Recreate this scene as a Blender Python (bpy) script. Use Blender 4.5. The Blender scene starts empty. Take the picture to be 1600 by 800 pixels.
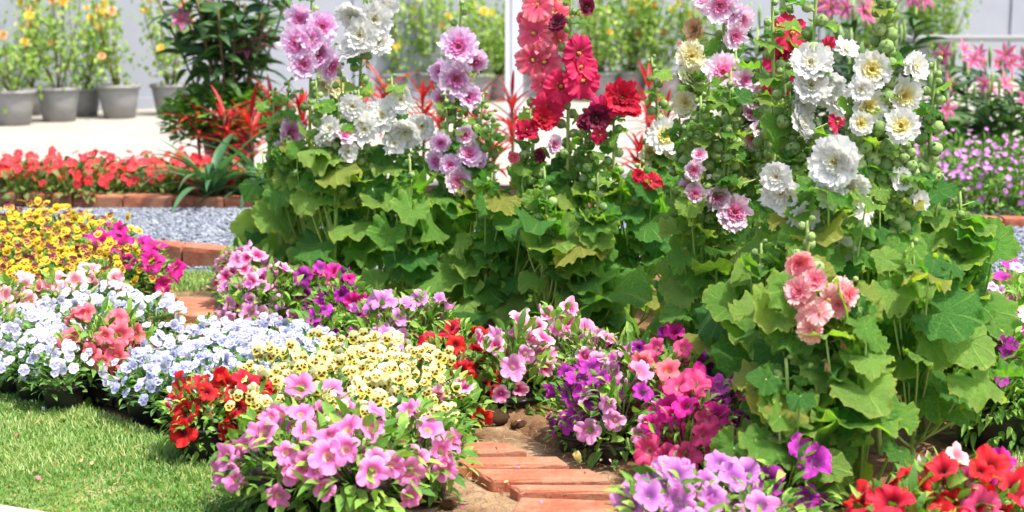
import bpy, math, random
import numpy as np
from mathutils import Vector, Matrix

random.seed(7)
RNG = np.random.default_rng(11)
SC = bpy.context.scene
COL = SC.collection
R = math.radians
def U(a, b): return random.uniform(a, b)

# ------------------------------------------------------------------ camera
CAM_H, FPX = 1.0, 2400.0
PITCH = math.atan(416.0 / FPX)
cam_d = bpy.data.cameras.new('camera')
cam = bpy.data.objects.new('camera', cam_d); COL.objects.link(cam)
cam.location = (0, 0, CAM_H)
cam.rotation_euler = (math.pi / 2 - PITCH, 0, 0)
cam_d.sensor_width = 36.0
cam_d.lens = FPX / 1600 * 36
cam_d.clip_start, cam_d.clip_end = 0.05, 800
cam_d.dof.use_dof = True
cam_d.dof.focus_distance = 3.6
cam_d.dof.aperture_fstop = 4.5
SC.camera = cam

# ------------------------------------------------------------------ world, sun, exposure
SUN_DIR = Vector((0.34, -0.22, 0.90)).normalized()      # towards the sun: high and to the right
w = bpy.data.worlds.new('World'); SC.world = w; w.use_nodes = True
wn = w.node_tree
sky = wn.nodes.new('ShaderNodeTexSky'); sky.sky_type = 'NISHITA'; sky.sun_disc = False
sky.sun_elevation = math.asin(SUN_DIR.z)
sky.sun_rotation = math.atan2(SUN_DIR.x, SUN_DIR.y)
sky.air_density = 1.0; sky.dust_density = 5.0; sky.ozone_density = 1.0
bg = wn.nodes['Background']; bg.inputs['Strength'].default_value = 0.15
wn.links.new(sky.outputs[0], bg.inputs['Color'])
sd = bpy.data.lights.new('sun', 'SUN'); sd.energy = 2.9; sd.angle = R(0.6); sd.color = (1.0, 0.955, 0.88)
sun = bpy.data.objects.new('sun', sd); COL.objects.link(sun)
sun.rotation_euler = SUN_DIR.to_track_quat('Z', 'Y').to_euler()
vs = SC.view_settings
vs.view_transform = 'Standard'; vs.look = 'None'; vs.gamma = 1.0; vs.exposure = 1.12; vs.use_curve_mapping = False
SC.cycles.max_bounces = 12; SC.cycles.transparent_max_bounces = 4
SC.cycles.diffuse_bounces = 8; SC.cycles.transmission_bounces = 8; SC.cycles.glossy_bounces = 2

# ------------------------------------------------------------------ pixel helpers (1600 x 800 photo)
CP, SP = math.cos(PITCH), math.sin(PITCH)
def ray(u, v):
    a = (u - 800) / FPX; b = (400 - v) / FPX
    return Vector((a, CP + b * SP, -SP + b * CP))
def G(u, v, z=0.0):
    d = ray(u, v); t = (z - CAM_H) / d.z
    return Vector((d.x * t, d.y * t, z))
def AT(u, v, Y):
    d = ray(u, v); t = Y / d.y
    return Vector((d.x * t, Y, CAM_H + d.z * t))
def PXM(Y): return Y / FPX          # metres per photo pixel at depth Y

# ------------------------------------------------------------------ mesh geometry in numpy: (V, F tris, M material index, A rgb attribute)
class Geo:
    def __init__(s): s.V = []; s.F = []; s.M = []; s.A = []; s.n = 0
    def add(s, V, F, m=0, A=None):
        V = np.asarray(V, float).reshape(-1, 3); F = np.asarray(F, int).reshape(-1, 3)
        if A is None: A = np.zeros((len(V), 3))
        A = np.asarray(A, float)
        if A.ndim == 1: A = np.tile(A, (len(V), 1))
        s.V.append(V); s.F.append(F + s.n); s.A.append(A)
        s.M.append(np.full(len(F), m) if np.isscalar(m) else np.asarray(m)); s.n += len(V)
        return s
    def put(s, g, loc=(0, 0, 0), rot=None, sc=1.0, m=None, grn=None):
        V, F, M, A = g.arr() if isinstance(g, Geo) else g
        V = V * sc
        if rot is not None: V = V @ rot.T
        A2 = A.copy()
        if grn is not None: A2[:, 1] = grn
        return s.add(V + np.asarray(loc), F, M if m is None else m, A2)
    def arr(s):
        if not s.V: return np.zeros((0, 3)), np.zeros((0, 3), int), np.zeros(0, int), np.zeros((0, 3))
        return np.concatenate(s.V), np.concatenate(s.F), np.concatenate(s.M), np.concatenate(s.A)
    def mesh(s, name, mats, smooth=True):
        V, F, M, A = s.arr()
        me = bpy.data.meshes.new(name)
        me.vertices.add(len(V)); me.vertices.foreach_set('co', V.astype(np.float32).ravel())
        me.loops.add(len(F) * 3); me.loops.foreach_set('vertex_index', F.astype(np.int32).ravel())
        me.polygons.add(len(F)); me.polygons.foreach_set('loop_start', np.arange(0, len(F) * 3, 3, dtype=np.int32))
        me.polygons.foreach_set('material_index', M.astype(np.int32))
        me.polygons.foreach_set('use_smooth', np.full(len(F), bool(smooth)))
        at = me.attributes.new('col', 'FLOAT_COLOR', 'POINT')
        at.data.foreach_set('color', np.concatenate([A, np.ones((len(A), 1))], 1).astype(np.float32).ravel())
        me.update(); me.validate()
        for mm in mats: me.materials.append(mm)
        return me

def frame(n, roll=0.0):
    n = np.asarray(n, float); n = n / np.linalg.norm(n)
    up = np.array([0, 0, 1.0]) if abs(n[2]) < 0.95 else np.array([0, 1.0, 0])
    x = np.cross(up, n); x /= np.linalg.norm(x); y = np.cross(n, x)
    c, s_ = math.cos(roll), math.sin(roll)
    return np.stack([x * c + y * s_, -x * s_ + y * c, n], 1)     # columns x, y, z (y is up-ish)
def frame_xn(t, n):      # y axis along t, z near n
    t = np.asarray(t, float); t /= np.linalg.norm(t); n = np.asarray(n, float)
    x = np.cross(t, n); x /= (np.linalg.norm(x) + 1e-9); z = np.cross(x, t)
    return np.stack([x, t, z], 1)
def grid_faces(nu, nv, wrap=False):
    F = []
    for i in range(nu - 1):
        for j in range(nv if wrap else nv - 1):
            a = i * nv + j; b = i * nv + (j + 1) % nv; c = a + nv; d = b + nv
            F += [(a, b, d), (a, d, c)]
    return np.array(F)
def tube(g, pts, rads, n=6, m=0, A=(0.5, 0.5, 0.5), caps=True):
    pts = np.asarray(pts, float); k = len(pts)
    rads = np.full(k, rads) if np.isscalar(rads) else np.asarray(rads)
    V = []
    T = np.gradient(pts, axis=0)
    for i in range(k):
        t = T[i] / (np.linalg.norm(T[i]) + 1e-9)
        ref = np.array([1.0, 0, 0]) if abs(t[0]) < 0.9 else np.array([0, 1.0, 0])
        a = np.cross(t, ref); a /= np.linalg.norm(a); b = np.cross(t, a)
        for j in range(n):
            an = 2 * math.pi * j / n
            V.append(pts[i] + rads[i] * (a * math.cos(an) + b * math.sin(an)))
    F = list(map(tuple, grid_faces(k, n, True)))
    if caps:
        V.append(pts[0]); V.append(pts[-1]); c0 = k * n; c1 = c0 + 1
        for j in range(n):
            F.append((c0, (j + 1) % n, j)); F.append((c1, (k - 1) * n + j, (k - 1) * n + (j + 1) % n))
    g.add(V, F, m, np.asarray(A, float)); return g
def curve(p0, p1, bend, k=6):
    p0, p1, bend = map(lambda q: np.asarray(q, float), (p0, p1, bend))
    t = np.linspace(0, 1, k)[:, None]
    return p0 * (1 - t) ** 2 + 2 * (p0 * .5 + p1 * .5 + bend) * t * (1 - t) + p1 * t * t
def lathe(g, prof, n=32, m=0, A=(0.5, 0.5, 0.5)):
    V = [(r * math.cos(2 * math.pi * j / n), r * math.sin(2 * math.pi * j / n), z) for r, z in prof for j in range(n)]
    F = grid_faces(len(prof), n, True)[:, ::-1]
    g.add(V, F, m, np.asarray(A, float)); return g
def sphere(g, c, r, sz=1.0, nu=7, nv=10, m=0, A=(0.5, 0.5, 0.5), bump=0):
    V = []
    for i in range(nu):
        ph = math.pi * i / (nu - 1)
        for j in range(nv):
            th = 2 * math.pi * j / nv
            q = r * (1 + (U(-bump, bump) if 0 < i < nu - 1 else 0))
            V.append((c[0] + q * math.sin(ph) * math.cos(th), c[1] + q * math.sin(ph) * math.sin(th), c[2] + q * sz * math.cos(ph)))
    g.add(V, grid_faces(nu, nv, True)[:, ::-1], m, np.asarray(A, float)); return g

# ------------------------------------------------------------------ materials
def new_mat(name):
    m = bpy.data.materials.new(name); m.use_nodes = True
    nt = m.node_tree; nt.nodes.clear()
    out = nt.nodes.new('ShaderNodeOutputMaterial')
    return m, nt, out
def N(nt, t, **kw):
    n = nt.nodes.new(t)
    for k, v in kw.items(): setattr(n, k, v)
    return n
def ramp(nt, fac, stops, interp='LINEAR'):
    r = N(nt, 'ShaderNodeValToRGB'); r.color_ramp.interpolation = interp
    el = r.color_ramp.elements
    while len(el) < len(stops): el.new(0.5)
    for e, (p, c) in zip(el, stops): e.position = p; e.color = (*c, 1)
    if fac is not None: nt.links.new(fac, r.inputs[0])
    return r.outputs[0]
def mix(nt, fac, a, b, mode='MIX'):
    n = N(nt, 'ShaderNodeMix', data_type='RGBA', blend_type=mode)
    for i, v in ((0, fac), (6, a), (7, b)):
        if isinstance(v, (int, float)): n.inputs[i].default_value = v
        elif isinstance(v, tuple): n.inputs[i].default_value = (*v, 1)
        else: nt.links.new(v, n.inputs[i])
    return n.outputs[2]
def math_n(nt, op, a, b=None, c=None, clamp=False):
    n = N(nt, 'ShaderNodeMath', operation=op); n.use_clamp = clamp
    for i, v in enumerate((a, b, c)):
        if v is None: continue
        if isinstance(v, (int, float)): n.inputs[i].default_value = v
        else: nt.links.new(v, n.inputs[i])
    return n.outputs[0]
def noise(nt, scale, detail=3, rough=0.55, coord=None):
    n = N(nt, 'ShaderNodeTexNoise'); n.inputs['Scale'].default_value = scale
    n.inputs['Detail'].default_value = detail; n.inputs['Roughness'].default_value = rough
    if coord is None: coord = N(nt, 'ShaderNodeTexCoord').outputs['Object']
    nt.links.new(coord, n.inputs['Vector'])
    return n.outputs['Fac']
def bump(nt, h, strength, dist=0.01):
    b = N(nt, 'ShaderNodeBump'); b.inputs['Strength'].default_value = strength; b.inputs['Distance'].default_value = dist
    nt.links.new(h, b.inputs['Height']); return b.outputs[0]
def attr(nt):
    a = N(nt, 'ShaderNodeAttribute', attribute_name='col')
    s = N(nt, 'ShaderNodeSeparateColor'); nt.links.new(a.outputs['Color'], s.inputs[0])
    return s.outputs[0], s.outputs[1], s.outputs[2]
def surf(nt, out, col, rough=0.5, spec=0.4, transl=0.0, tcol=None, normal=None, sheen=0.0):
    p = N(nt, 'ShaderNodeBsdfPrincipled')
    if isinstance(col, tuple): p.inputs['Base Color'].default_value = (*col, 1)
    else: nt.links.new(col, p.inputs['Base Color'])
    if isinstance(rough, (int, float)): p.inputs['Roughness'].default_value = rough
    else: nt.links.new(rough, p.inputs['Roughness'])
    p.inputs['Specular IOR Level'].default_value = spec
    p.inputs['Sheen Weight'].default_value = sheen
    if normal is not None: nt.links.new(normal, p.inputs['Normal'])
    if transl > 0:
        t = N(nt, 'ShaderNodeBsdfTranslucent'); tc = tcol if tcol is not None else col
        if isinstance(tc, tuple): t.inputs[0].default_value = (*tc, 1)
        else: nt.links.new(tc, t.inputs[0])
        if normal is not None: nt.links.new(normal, t.inputs['Normal'])
        mx = N(nt, 'ShaderNodeMixShader'); mx.inputs[0].default_value = transl
        nt.links.new(p.outputs[0], mx.inputs[1]); nt.links.new(t.outputs[0], mx.inputs[2])
        nt.links.new(mx.outputs[0], out.inputs[0])
    else: nt.links.new(p.outputs[0], out.inputs[0])

def leaf_mat(name, c_dark, c_mid, c_light, c_edge=None, transl=0.38, tboost=(0.9, 1.25, 0.35), rough=0.45, spec=0.35, sc=14, veins=False):
    """col.r = 0 at midrib/base .. 1 at margin, col.g = random per leaf, col.b = vein mask"""
    m, nt, out = new_mat(name)
    r, g, b = attr(nt)
    oi = N(nt, 'ShaderNodeObjectInfo').outputs['Random']
    f = math_n(nt, 'FRACT', math_n(nt, 'ADD', g, oi))
    nz = noise(nt, sc, 3)
    f2 = math_n(nt, 'ADD', math_n(nt, 'MULTIPLY', f, 0.75), math_n(nt, 'MULTIPLY', math_n(nt, 'SUBTRACT', nz, 0.5), 0.7), clamp=True)
    col = ramp(nt, f2, [(0.0, c_dark), (0.34, c_mid), (0.78, c_light)])
    if c_edge is not None:
        yel = math_n(nt, 'MULTIPLY', math_n(nt, 'SUBTRACT', f, 0.93), 25.0, clamp=True)
        col = mix(nt, math_n(nt, 'MULTIPLY', yel, 0.75), col, (0.62, 0.58, 0.12))
        sp = math_n(nt, 'MULTIPLY', math_n(nt, 'SUBTRACT', noise(nt, sc * 3.5, 2, 0.4), 0.67), 14.0, clamp=True)
        col = mix(nt, math_n(nt, 'MULTIPLY', sp, math_n(nt, 'MULTIPLY', f, 0.8)), col, (0.33, 0.20, 0.06))
        th = math_n(nt, 'SUBTRACT', math_n(nt, 'ADD', r, math_n(nt, 'MULTIPLY', math_n(nt, 'SUBTRACT', noise(nt, sc * 1.7, 2), 0.5), 0.7)), 0.88)
        old = math_n(nt, 'MULTIPLY', math_n(nt, 'SUBTRACT', f, 0.2), 2.2, clamp=True)
        e = math_n(nt, 'MULTIPLY', math_n(nt, 'MULTIPLY', th, 4.0, clamp=True), old, clamp=True)
        col = mix(nt, e, col, c_edge)
    if veins: col = mix(nt, math_n(nt, 'MULTIPLY', b, 0.30), col, tuple(min(1, x * 1.35 + 0.03) for x in c_light))
    tc = mix(nt, 1.0, col, tboost, 'MULTIPLY')
    tc = mix(nt, 0.0, tc, tc)
    h = math_n(nt, 'ADD', math_n(nt, 'ADD', noise(nt, sc * 9, 2), math_n(nt, 'MULTIPLY', noise(nt, .45 * sc if veins else sc, 3), 2.0 if veins else 0.0)), math_n(nt, 'MULTIPLY', b, -0.8 if veins else 0.0))
    surf(nt, out, col, rough, spec, transl, tc, bump(nt, h, 1.0 if veins else .5, 0.012 if veins else .002))
    return m
def petal_mat(name, stops, transl=0.35, vein=0.0, vcol=None, var=0.12, blotch=None, nv=26, fade=None):
    """col.r = radius, col.g = blotch mask, col.b = angle 0..1 (petunia) or petal type (viola)"""
    m, nt, out = new_mat(name)
    r, g, b = attr(nt)
    oi = N(nt, 'ShaderNodeObjectInfo').outputs['Random']
    nz = noise(nt, 40, 2)
    rr = math_n(nt, 'ADD', r, math_n(nt, 'MULTIPLY', math_n(nt, 'SUBTRACT', nz, 0.5), 0.18))
    col = ramp(nt, rr, stops)
    if blotch == 'viola':
        low = stops[-1][1] if fade is None else fade
        col = mix(nt, b, col, low)
        col = mix(nt, g, col, vcol)
    elif vein > 0:
        s = math_n(nt, 'SINE', math_n(nt, 'MULTIPLY', b, 6.2832 * nv))
        s = math_n(nt, 'MULTIPLY', math_n(nt, 'POWER', math_n(nt, 'ABSOLUTE', s), 5.0), math_n(nt, 'SUBTRACT', 1.05, r, clamp=True))
        col = mix(nt, math_n(nt, 'MULTIPLY', s, vein), col, vcol)
    hsv = N(nt, 'ShaderNodeHueSaturation'); nt.links.new(col, hsv.inputs['Color'])
    nt.links.new(math_n(nt, 'ADD', 1 - var, math_n(nt, 'MULTIPLY', oi, 2 * var)), hsv.inputs['Value'])
    nt.links.new(math_n(nt, 'ADD', 0.494, math_n(nt, 'MULTIPLY', math_n(nt, 'FRACT', math_n(nt, 'MULTIPLY', oi, 7.3)), 0.010)), hsv.inputs['Hue'])
    col = hsv.outputs[0]
    surf(nt, out, col, 0.55, 0.25, transl, col, bump(nt, noise(nt, 220, 2), 0.25, 0.001), sheen=0.1)
    return m

M = {}
M['holly_leaf'] = leaf_mat('hollyhock_leaf', (0.11, 0.37, 0.085), (0.27, 0.62, 0.11), (0.54, 0.82, 0.20), (0.86, 0.83, 0.26), 0.40, tboost=(1.3, 1.4, .35), veins=True, sc=16, rough=.5, spec=.25)
M['holly_stem'] = leaf_mat('hollyhock_stem', (0.18, 0.30, 0.06), (0.26, 0.38, 0.09), (0.34, 0.45, 0.13), None, 0.0, rough=0.5, sc=20)
M['bud'] = leaf_mat('hollyhock_bud', (0.16, 0.28, 0.07), (0.26, 0.40, 0.12), (0.38, 0.50, 0.20), None, 0.15, rough=0.6, sc=60)
M['pet_leaf'] = leaf_mat('petunia_leaf', (0.075, 0.20, 0.03), (0.17, 0.35, 0.05), (0.36, 0.52, 0.10), None, 0.30, sc=20)
M['vio_leaf'] = leaf_mat('viola_leaf', (0.06, 0.17, 0.04), (0.11, 0.25, 0.05), (0.20, 0.36, 0.08), None, 0.27, sc=20)
M['rose_leaf'] = leaf_mat('rose_leaf', (0.13, 0.24, 0.04), (0.24, 0.38, 0.07), (0.46, 0.56, 0.16), None, 0.4, sc=8)
M['lily_leaf'] = leaf_mat('lily_leaf', (0.022, 0.065, 0.024), (0.045, 0.11, 0.035), (0.10, 0.20, 0.05), None, 0.25, sc=10)
M['spider_leaf'] = leaf_mat('strap_leaf', (0.04, 0.11, 0.05), (0.08, 0.18, 0.08), (0.14, 0.26, 0.12), None, 0.25, sc=8)
M['red_leaf'] = leaf_mat('cordyline_leaf', (0.16, 0.010, 0.018), (0.42, 0.02, 0.03), (0.68, 0.07, 0.05), None, 0.35, tboost=(1.3, 0.6, 0.5), sc=8)
M['begonia_leaf'] = leaf_mat('begonia_leaf', (0.06, 0.12, 0.03), (0.12, 0.19, 0.04), (0.22, 0.22, 0.06), None, 0.3, sc=10)
M['torenia_leaf'] = leaf_mat('torenia_leaf', (0.07, 0.16, 0.03), (0.12, 0.25, 0.04), (0.20, 0.36, 0.06), None, 0.35, sc=10)
M['blade'] = leaf_mat('grass_blade', (0.08, 0.21, 0.035), (0.17, 0.34, 0.07), (0.38, 0.44, 0.16), None, 0.35, sc=5)

W = (0.80, 0.80, 0.78)
def P(name, *a, **k): M[name] = petal_mat('petal_' + name, *a, **k)
# hollyhocks
P('h_lilac', [(0.0, (0.70, 0.08, 0.36)), (0.28, (0.78, 0.30, 0.60)), (0.6, (0.84, 0.56, 0.80)), (1.0, (0.86, 0.70, 0.86))])
P('h_pink', [(0.0, (0.78, 0.10, 0.36)), (0.3, (0.84, 0.36, 0.60)), (0.6, (0.87, 0.62, 0.78)), (1.0, (0.88, 0.76, 0.84))])
P('h_white', [(0.0, (0.80, 0.78, 0.50)), (0.22, (0.86, 0.86, 0.80)), (0.6, W)], var=0.03)
P('h_cream', [(0.0, (0.80, 0.70, 0.25)), (0.5, (0.85, 0.82, 0.52)), (1.0, (0.86, 0.85, 0.66))], var=0.05)
P('h_yellowhite', [(0.0, (0.75, 0.65, 0.12)), (0.35, (0.85, 0.82, 0.48)), (0.7, W)], var=0.03)
P('h_coral', [(0.0, (0.70, 0.08, 0.16)), (0.5, (0.78, 0.08, 0.16)), (1.0, (0.86, 0.24, 0.30))], vein=0.7, vcol=(0.66, 0.03, 0.12), nv=70)
P('h_crimson', [(0.0, (0.30, 0.01, 0.04)), (0.3, (0.60, 0.012, 0.07)), (1.0, (0.72, 0.02, 0.12))], vein=0.7, vcol=(0.42, 0.005, 0.04), nv=70)
P('h_red', [(0.0, (0.42, 0.006, 0.03)), (1.0, (0.62, 0.01, 0.05))])
P('h_maroon', [(0.0, (0.10, 0.004, 0.02)), (1.0, (0.24, 0.01, 0.06))])
P('h_salmon', [(0.0, (0.90, 0.20, 0.32)), (.5, (0.93, 0.36, 0.42)), (1.0, (0.95, 0.58, 0.54))], vein=.5, vcol=(.85, .22, .3))
P('h_dried', [(0.0, (0.45, 0.24, 0.10)), (1.0, (0.62, 0.42, 0.22))], transl=0.15)
# petunias
P('p_pink', [(0.0, (0.66, 0.56, 0.20)), (0.16, (0.74, 0.58, 0.36)), (0.28, (0.74, 0.10, 0.40)), (0.55, (0.84, 0.22, 0.54)), (1.0, (0.87, 0.32, 0.63))], vein=0.4, vcol=(0.68, 0.08, 0.38))
P('p_red', [(0.0, (0.08, 0.004, 0.01)), (0.25, (0.36, 0.003, 0.01)), (0.5, (0.60, 0.006, 0.012)), (1.0, (0.66, 0.010, 0.018))], vein=0.3, vcol=(0.4, 0.0, 0.01), var=0.08)
P('p_coral', [(0.0, (0.72, 0.50, 0.25)), (0.2, (0.66, 0.06, 0.12)), (0.5, (0.88, 0.16, 0.21)), (1.0, (0.90, 0.20, 0.25))], vein=0.3, vcol=(0.6, 0.04, 0.1))
P('p_palepink', [(0.0, (0.80, 0.45, 0.35)), (0.25, (0.85, 0.26, 0.36)), (0.6, (0.92, 0.46, 0.50)), (1.0, (0.94, 0.58, 0.60))], vein=0.5, vcol=(0.72, 0.18, 0.32))
P('p_magenta', [(0.0, (0.30, 0.01, 0.10)), (0.25, (0.58, 0.01, 0.20)), (1.0, (0.78, 0.02, 0.34))], vein=0.3, vcol=(0.4, 0.0, 0.16))
P('p_purple', [(0.0, (0.06, 0.005, 0.08)), (0.35, (0.22, 0.008, 0.20)), (1.0, (0.42, 0.015, 0.36))], vein=0.5, vcol=(0.12, 0.0, 0.14))
P('p_violet', [(0.0, (0.35, 0.20, 0.30)), (0.3, (0.30, 0.02, 0.28)), (1.0, (0.55, 0.04, 0.44))], vein=0.6, vcol=(0.20, 0.0, 0.22))
P('p_lilac', [(0.0, (0.70, 0.65, 0.40)), (0.2, (0.55, 0.20, 0.55)), (0.5, (0.72, 0.22, 0.62)), (1.0, (0.78, 0.34, 0.68))], vein=0.4, vcol=(0.48, 0.10, 0.5))
P('p_lavender', [(0.0, (0.585, 0.540, 0.360)), (0.2, (0.450, 0.117, 0.495)), (1.0, (0.666, 0.288, 0.612))], vein=0.5, vcol=(0.270, 0.054, 0.450))
P('p_rose', [(0.0, (0.40, 0.02, 0.14)), (0.3, (0.76, 0.06, 0.30)), (0.62, (0.84, 0.34, 0.54)), (1.0, (0.86, 0.55, 0.68))], vein=0.7, vcol=(0.66, 0.04, 0.28))
P('p_pinkveined', [(0.0, (0.72, 0.66, 0.35)), (0.3, (0.70, 0.18, 0.48)), (1.0, (0.82, 0.45, 0.66))], vein=0.8, vcol=(0.62, 0.08, 0.4))
P('p_hotpink', [(0.0, (0.75, 0.55, 0.45)), (0.25, (0.70, 0.04, 0.20)), (1.0, (0.82, 0.08, 0.25))], vein=0.3, vcol=(0.7, 0.3, 0.35))
# violas
P('v_yellow', [(0.0, (0.706, 0.521, 0.042)), (0.3, (0.672, 0.664, 0.302)), (1.0, (0.689, 0.680, 0.403))], blotch='viola', vcol=(0.050, 0.008, 0.007), fade=(0.706, 0.588, 0.067), var=0.05)
P('v_paleyellow', [(0.0, (0.72, 0.55, 0.08)), (0.3, (0.74, 0.74, 0.48)), (1.0, (0.78, 0.78, 0.58))], blotch='viola', vcol=(0.30, 0.16, 0.03), fade=(0.78, 0.70, 0.22), var=0.07)
P('v_blue', [(0.0, (0.714, 0.605, 0.126)), (0.12, (0.454, 0.479, 0.672)), (1.0, (0.529, 0.563, 0.689))], blotch='viola', vcol=(0.210, 0.202, 0.521), fade=(0.588, 0.613, 0.706), var=0.09)
P('v_white', [(0.0, (0.70, 0.60, 0.15)), (0.12, (0.52, 0.52, 0.66)), (1.0, (0.64, 0.65, 0.71))], blotch='viola', vcol=(0.36, 0.33, 0.60), fade=(0.66, 0.67, 0.72), var=0.08)
P('v_maroon', [(0.0, (0.5, 0.25, 0.01)), (0.15, (0.16, 0.01, 0.03)), (1.0, (0.14, 0.008, 0.05))], blotch='viola', vcol=(0.12, 0.005, 0.02), fade=(0.84, 0.60, 0.02), var=0.06)
P('v_gold', [(0.0, (0.6, 0.3, 0.01)), (0.3, (0.84, 0.58, 0.015)), (1.0, (0.86, 0.66, 0.03))], blotch='viola', vcol=(0.12, 0.005, 0.02), fade=(0.84, 0.60, 0.02), var=0.06)
# others
P('begonia', [(0.0, (0.80, 0.55, 0.10)), (0.2, (0.75, 0.03, 0.04)), (1.0, (0.82, 0.05, 0.06))])
P('torenia', [(0.0, (0.75, 0.70, 0.5)), (0.4, (0.55, 0.22, 0.62)), (1.0, (0.58, 0.16, 0.56))], var=0.2)
P('lily_pink', [(0.0, (0.70, 0.07, 0.24)), (0.4, (0.48, 0.10, 0.25)), (1.0, (0.62, 0.34, 0.44))], var=.25)
P('rose_peach', [(0.0, (0.80, 0.35, 0.10)), (1.0, (0.86, 0.58, 0.36))])
P('rose_orange', [(0.0, (0.80, 0.20, 0.06)), (1.0, (0.85, 0.36, 0.16))])
P('rose_yellow', [(0.0, (0.82, 0.55, 0.05)), (1.0, (0.86, 0.68, 0.16))])
P('dianthus', [(0.0, (0.45, 0.03, 0.22)), (0.4, (0.75, 0.35, 0.6)), (1.0, (0.86, 0.80, 0.85))])
P('dianthus_mag', [(0.0, (0.35, 0.01, 0.2)), (1.0, (0.68, 0.04, 0.42))])

def plain(name, c1, c2, sc=20, rough=0.7, spec=0.3, bs=0.3, bd=0.005, bsc=None, c3=None):
    m, nt, out = new_mat(name)
    f = noise(nt, sc, 6, 0.65)
    st = [(0.3, c1), (0.7, c2)] if c3 is None else [(0.3, c1), (0.5, c2), (0.68, c3)]
    col = ramp(nt, f, st)
    surf(nt, out, col, rough, spec, 0, None, bump(nt, noise(nt, bsc or sc * 4, 4), bs, bd)); M[name] = m
    return m
plain('black_plastic', (0.006, 0.006, 0.007), (0.016, 0.017, 0.02), 30, 0.35, 0.5, 0.1)
plain('grey_plastic', (0.20, 0.20, 0.195), (0.27, 0.27, 0.26), 9, 0.55, 0.4, 0.1)
plain('dark_pot', (0.028, 0.024, 0.022), (0.06, 0.05, 0.045), 12, 0.5, 0.4, 0.2)
plain('potting_soil', (0.02, 0.012, 0.008), (0.06, 0.04, 0.025), 60, 0.95, 0.1, 0.9, 0.01)
plain('soil', (0.13, 0.072, 0.038), (0.25, 0.16, 0.09), 7, 0.95, 0.1, 1.0, 0.012, 70, (0.37, 0.265, 0.165))
plain('clod', (0.10, 0.05, 0.025), (0.22, 0.13, 0.07), 30, 0.95, 0.1, 1.0, 0.01, 90)
plain('gravel_ground', (0.13, 0.15, 0.185), (0.22, 0.245, 0.29), 60, 0.9, 0.2, 0.8, 0.01)
plain('concrete', (0.29, 0.27, 0.235), (0.37, 0.345, 0.305), 2.2, 0.85, 0.2, 0.25, 0.004, 60)
plain('kerb_stone', (0.36, 0.31, 0.25), (0.46, 0.40, 0.33), 12, 0.9, 0.2, 0.5, 0.004, 90)
plain('wall_panel', (0.27, 0.295, 0.34), (0.33, 0.35, 0.395), 1.5, 0.5, 0.3, 0.05)
plain('post_paint', (0.58, 0.61, 0.65), (0.68, 0.70, 0.73), 8, 0.4, 0.4, 0.05)
plain('white_frame', (0.72, 0.74, 0.76), (0.80, 0.81, 0.82), 8, 0.4, 0.4, 0.05)
plain('turf', (0.09, 0.13, 0.03), (0.20, 0.25, 0.06), 9, 0.95, 0.1, 1.0, 0.01, 120, (0.36, 0.32, 0.16))
plain('woody', (0.10, 0.07, 0.03), (0.20, 0.15, 0.07), 30, 0.8, 0.2, 0.4)
plain('stake', (0.32, 0.20, 0.10), (0.45, 0.30, 0.16), 25, 0.8, 0.2, 0.4)
plain('anther', (0.55, 0.38, 0.04), (0.80, 0.66, 0.20), 200, 0.8, 0.1, 0.5)
plain('ground_far', (0.16, 0.15, 0.10), (0.24, 0.22, 0.15), 0.6, 0.95, 0.1, 0.4)

def brick_mat():
    m, nt, out = new_mat('fired_brick')
    oi = N(nt, 'ShaderNodeObjectInfo').outputs['Random']
    base = ramp(nt, oi, [(0.0, (0.27, 0.075, 0.040)), (0.5, (0.36, 0.11, 0.06)), (1.0, (0.43, 0.15, 0.085))])
    f = noise(nt, 22, 6, 0.7)
    col = mix(nt, math_n(nt, 'MULTIPLY', math_n(nt, 'SUBTRACT', f, 0.42), 3.0, clamp=True), base, (0.50, 0.21, 0.13))
    s = noise(nt, 60, 4, 0.7)
    col = mix(nt, math_n(nt, 'MULTIPLY', math_n(nt, 'SUBTRACT', s, 0.58), 6.0, clamp=True), col, (0.20, 0.07, 0.04))
    d = noise(nt, 9, 4, 0.6)
    col = mix(nt, math_n(nt, 'MULTIPLY', math_n(nt, 'SUBTRACT', d, 0.50), 3.5, clamp=True), col, (0.34, 0.22, 0.135))
    surf(nt, out, col, 0.85, 0.2, 0, None, bump(nt, math_n(nt, 'ADD', noise(nt, 150, 4), noise(nt, 30, 3)), 0.5, 0.004))
    M['brick'] = m
brick_mat()

# ------------------------------------------------------------------ object helpers
def link(o): COL.objects.link(o); return o
def thing(name, label, cat, loc, group=None):
    o = bpy.data.objects.new(name, None); link(o); o.location = loc
    o.empty_display_size = 0.05
    o['label'] = label; o['category'] = cat
    if group: o['group'] = group
    return o
def tag(o, label, cat, group=None):
    o['label'] = label; o['category'] = cat
    if group: o['group'] = group
    return o
def inst(name, me, parent, loc, rot=None, sc=1.0, mats=None, label=None):
    o = bpy.data.objects.new(name, me); link(o)
    Mx = Matrix.Identity(4)
    if rot is not None:
        for i in range(3):
            for j in range(3): Mx[i][j] = float(rot[i, j])
    s3 = (sc, sc, sc) if np.isscalar(sc) else sc
    o.matrix_basis = Matrix.Translation(Vector([float(x) for x in loc])) @ Mx @ Matrix.Diagonal((*s3, 1.0))
    if parent is not None: o.parent = parent
    if mats:
        for i, mm in mats.items():
            o.material_slots[i].link = 'OBJECT'; o.material_slots[i].material = mm
    if label: o['label'] = label
    return o
def struct(name, me, kind='structure', loc=(0, 0, 0)):
    o = bpy.data.objects.new(name, me); link(o); o.location = loc; o['kind'] = kind; return o

def rvec(s=1.0): return RNG.normal(0, s, 3)

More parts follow.
